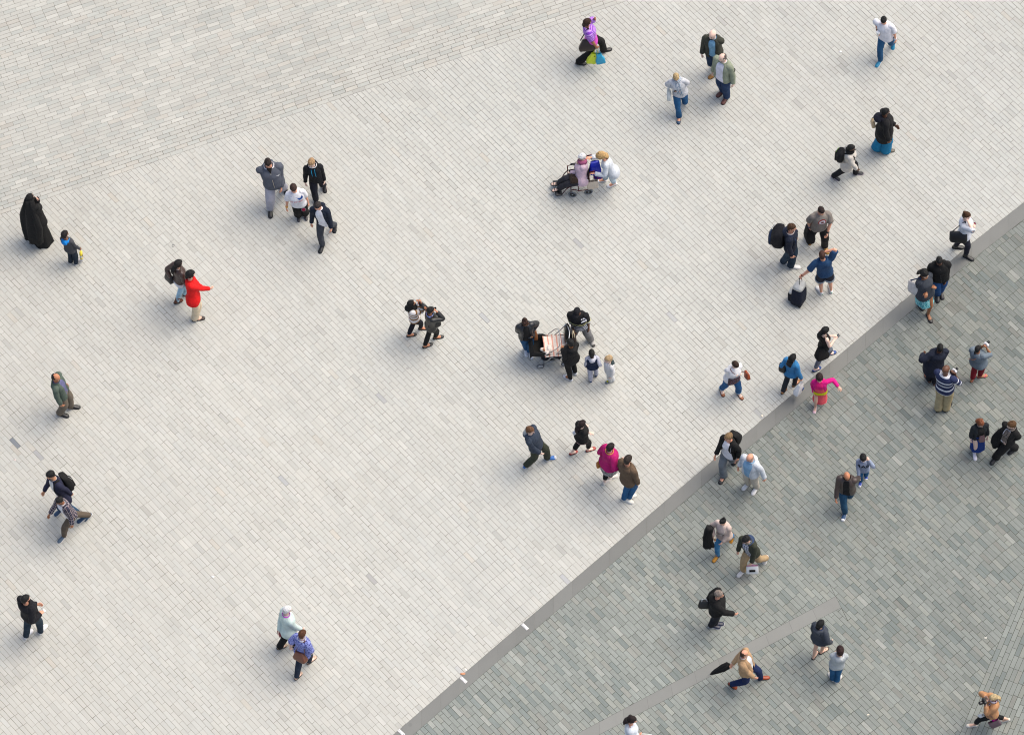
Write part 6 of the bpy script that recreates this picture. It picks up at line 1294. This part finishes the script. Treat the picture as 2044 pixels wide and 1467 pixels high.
q = G(Q('e8', (985, 1180)), .42); carrier('mauve shopping bag with a magenta ring held by the blond person with a camera', q, s.fw, (.24, .12, .26), M('#6a545e', 'paper'), s.el['L'], s.el['L'] - q, None, None, hmat=M('#5a4650'))
b = MB(); ax = axes(s.fw.cross(UPZ) * -1); c = q + UPZ * .13; b.tube([c + s.fw * (.05 * math.cos(a)) + (UPZ * .8 - s.rt * -.4) * (.08 * math.sin(a)) + s.rt * .05 for a in [2 * PI * i / 18 for i in range(19)]], .018, 8)
b.build('scarf', [M('#d0189a')], None, c, 'bright magenta scarf stuffed into the mauve shopping bag', 'scarf')
s = P('bottom', 'f1', (1045, 710), -5, (1090, 1700), (880, 1760), sex='w', skin='r', hr=(1180, 1100, .55), hl='hang', lim=(1.5, 1.7), hf=-15, hp=10)
s.body('person in a white blouse and maroon skirt cut off by the picture edge'); s.top(M('#e3eaf2'), 'blouse', -.02, .022, 1, loose=1.2); s.skirt(M('#5a1526'), .3, 1.15); s.shoes(Lth('#2a1a1a'), BS, 'flat'); s.hair('#2a1714', 'curly', vol=.9)
bag('shoulder_bag', 'bag with a tan leather strap on the shoulder of the person in a maroon skirt', 'shoulder bag', s.pel + s.sr * .24 + UPZ * .02, s.fw, (.26, .12, .22), Lth('#2f4a7a'), [shoulder(s, 'R') - s.sf * .03, shoulder(s, 'R')], Lth('#b0653f'), .9)
q = G(Q('f1', (1385, 1130)), .42); carrier('white carrier bag at the bottom edge of the picture', q, s.fw, (.24, .12, .3), M('#f0efec', 'plastic'), s.hand['R'], s.hand['R'] - q, sag=.012)

# ------------------------------------------------------------------ fittings set in the stone band
for px, lb in (((1047.9, 1250.5), 'white metal ground light plate, topmost of three along the kerb band'), ((925.3, 1356.5), 'white metal ground light plate beside two orange marks on the kerb band'), ((801, 1461.5), 'white metal ground light plate cut by the bottom edge')):
    p = G(px); d = (G((px[0] + 12.5, px[1] + 11.7)) - p).normalized(); ax = axes(d); ax = (ax[1], ax[0] * -1, UPZ)
    b = MB(); b.box(p + UPZ * .004, (.185, .068, .010), ax, 0, 1, .003); o = b.build('ground_light', [M('#eceae8', 'plastic')], None, p, lb, 'ground light', 'ground lights in the stone band')
    b = MB(); b.box(p + UPZ * .011, (.07, .042, .006), ax, 0, .95, .002); b.build('lens', [M('#f6f4f2', 'shiny')], o)
    for x in (-.068, .068):
        b = MB(); c = p + ax[0] * x + UPZ * .010; b.tube([c, c + UPZ * .003], [.009, .008], 10); b.build('screw', [M('#77777a', 'metal')], o)
# litter
for px, nm, lb, hx, r in (((1677, 104), 'paper_scrap', 'scrap of white paper on the pale paving left of the coffee drinker', '#ffffff', .035), ((425, 1151), 'paper_scrap', 'scrap of white paper alone in the lower left of the pale paving', '#ffffff', .035), ((1521, 830), 'disc', 'pale round disc on a grey paver above the stone band', '#f3e9d6', .03), ((930, 1336), 'disc', 'cream round disc beside the middle ground light', '#fbf2e6', .027), ((924, 1344.5), 'leaf', 'orange leaf against the edge of the stone band', '#d99a72', .045), ((30, 918), 'wrapper', 'pinkish crumpled wrapper near the left edge', '#efd9d2', .025), ((1967, 1273), 'paper_scrap', 'thin cream scrap of paper on the dark paving at right', '#e9e4d8', .028), ((1733, 1426), 'paper_scrap', 'cream scrap of paper on the dark paving near the bottom edge', '#efe6cf', .026), ((346, 491), 'ring', 'small dark metal ring on the pale paving above the pair arm in arm', '#6d6d70', .03)):
    p = G(px); b = MB()
    if nm == 'disc': b.tube([p + UPZ * .001, p + UPZ * .006], [r, r], 18)
    elif nm == 'ring': b.tube([p + V((r * math.cos(a), r * math.sin(a), .006)) for a in [2 * PI * i / 14 * .8 for i in range(15)]], .006, 6)
    else: b.loft([[p + V((r * k * math.cos(a) * (1.3 if nm == 'leaf' else 1), r * k * .7 * math.sin(a), z + .006 * math.sin(3 * a))) for a in [2 * PI * i / 12 for i in range(12)]] for z, k in ((.003, .6), (.008, 1), (.014, .8), (.016, .3))]); b.crumple(.008, 40, px[0] % 7)
    b.build(nm, [M(hx, 'paper')], None, p, lb, nm.replace('_', ' '))
for k, s in SK.items():
    if 0: print('HEIGHT', k, round(s.Hraw, 2), round(s.H, 2))
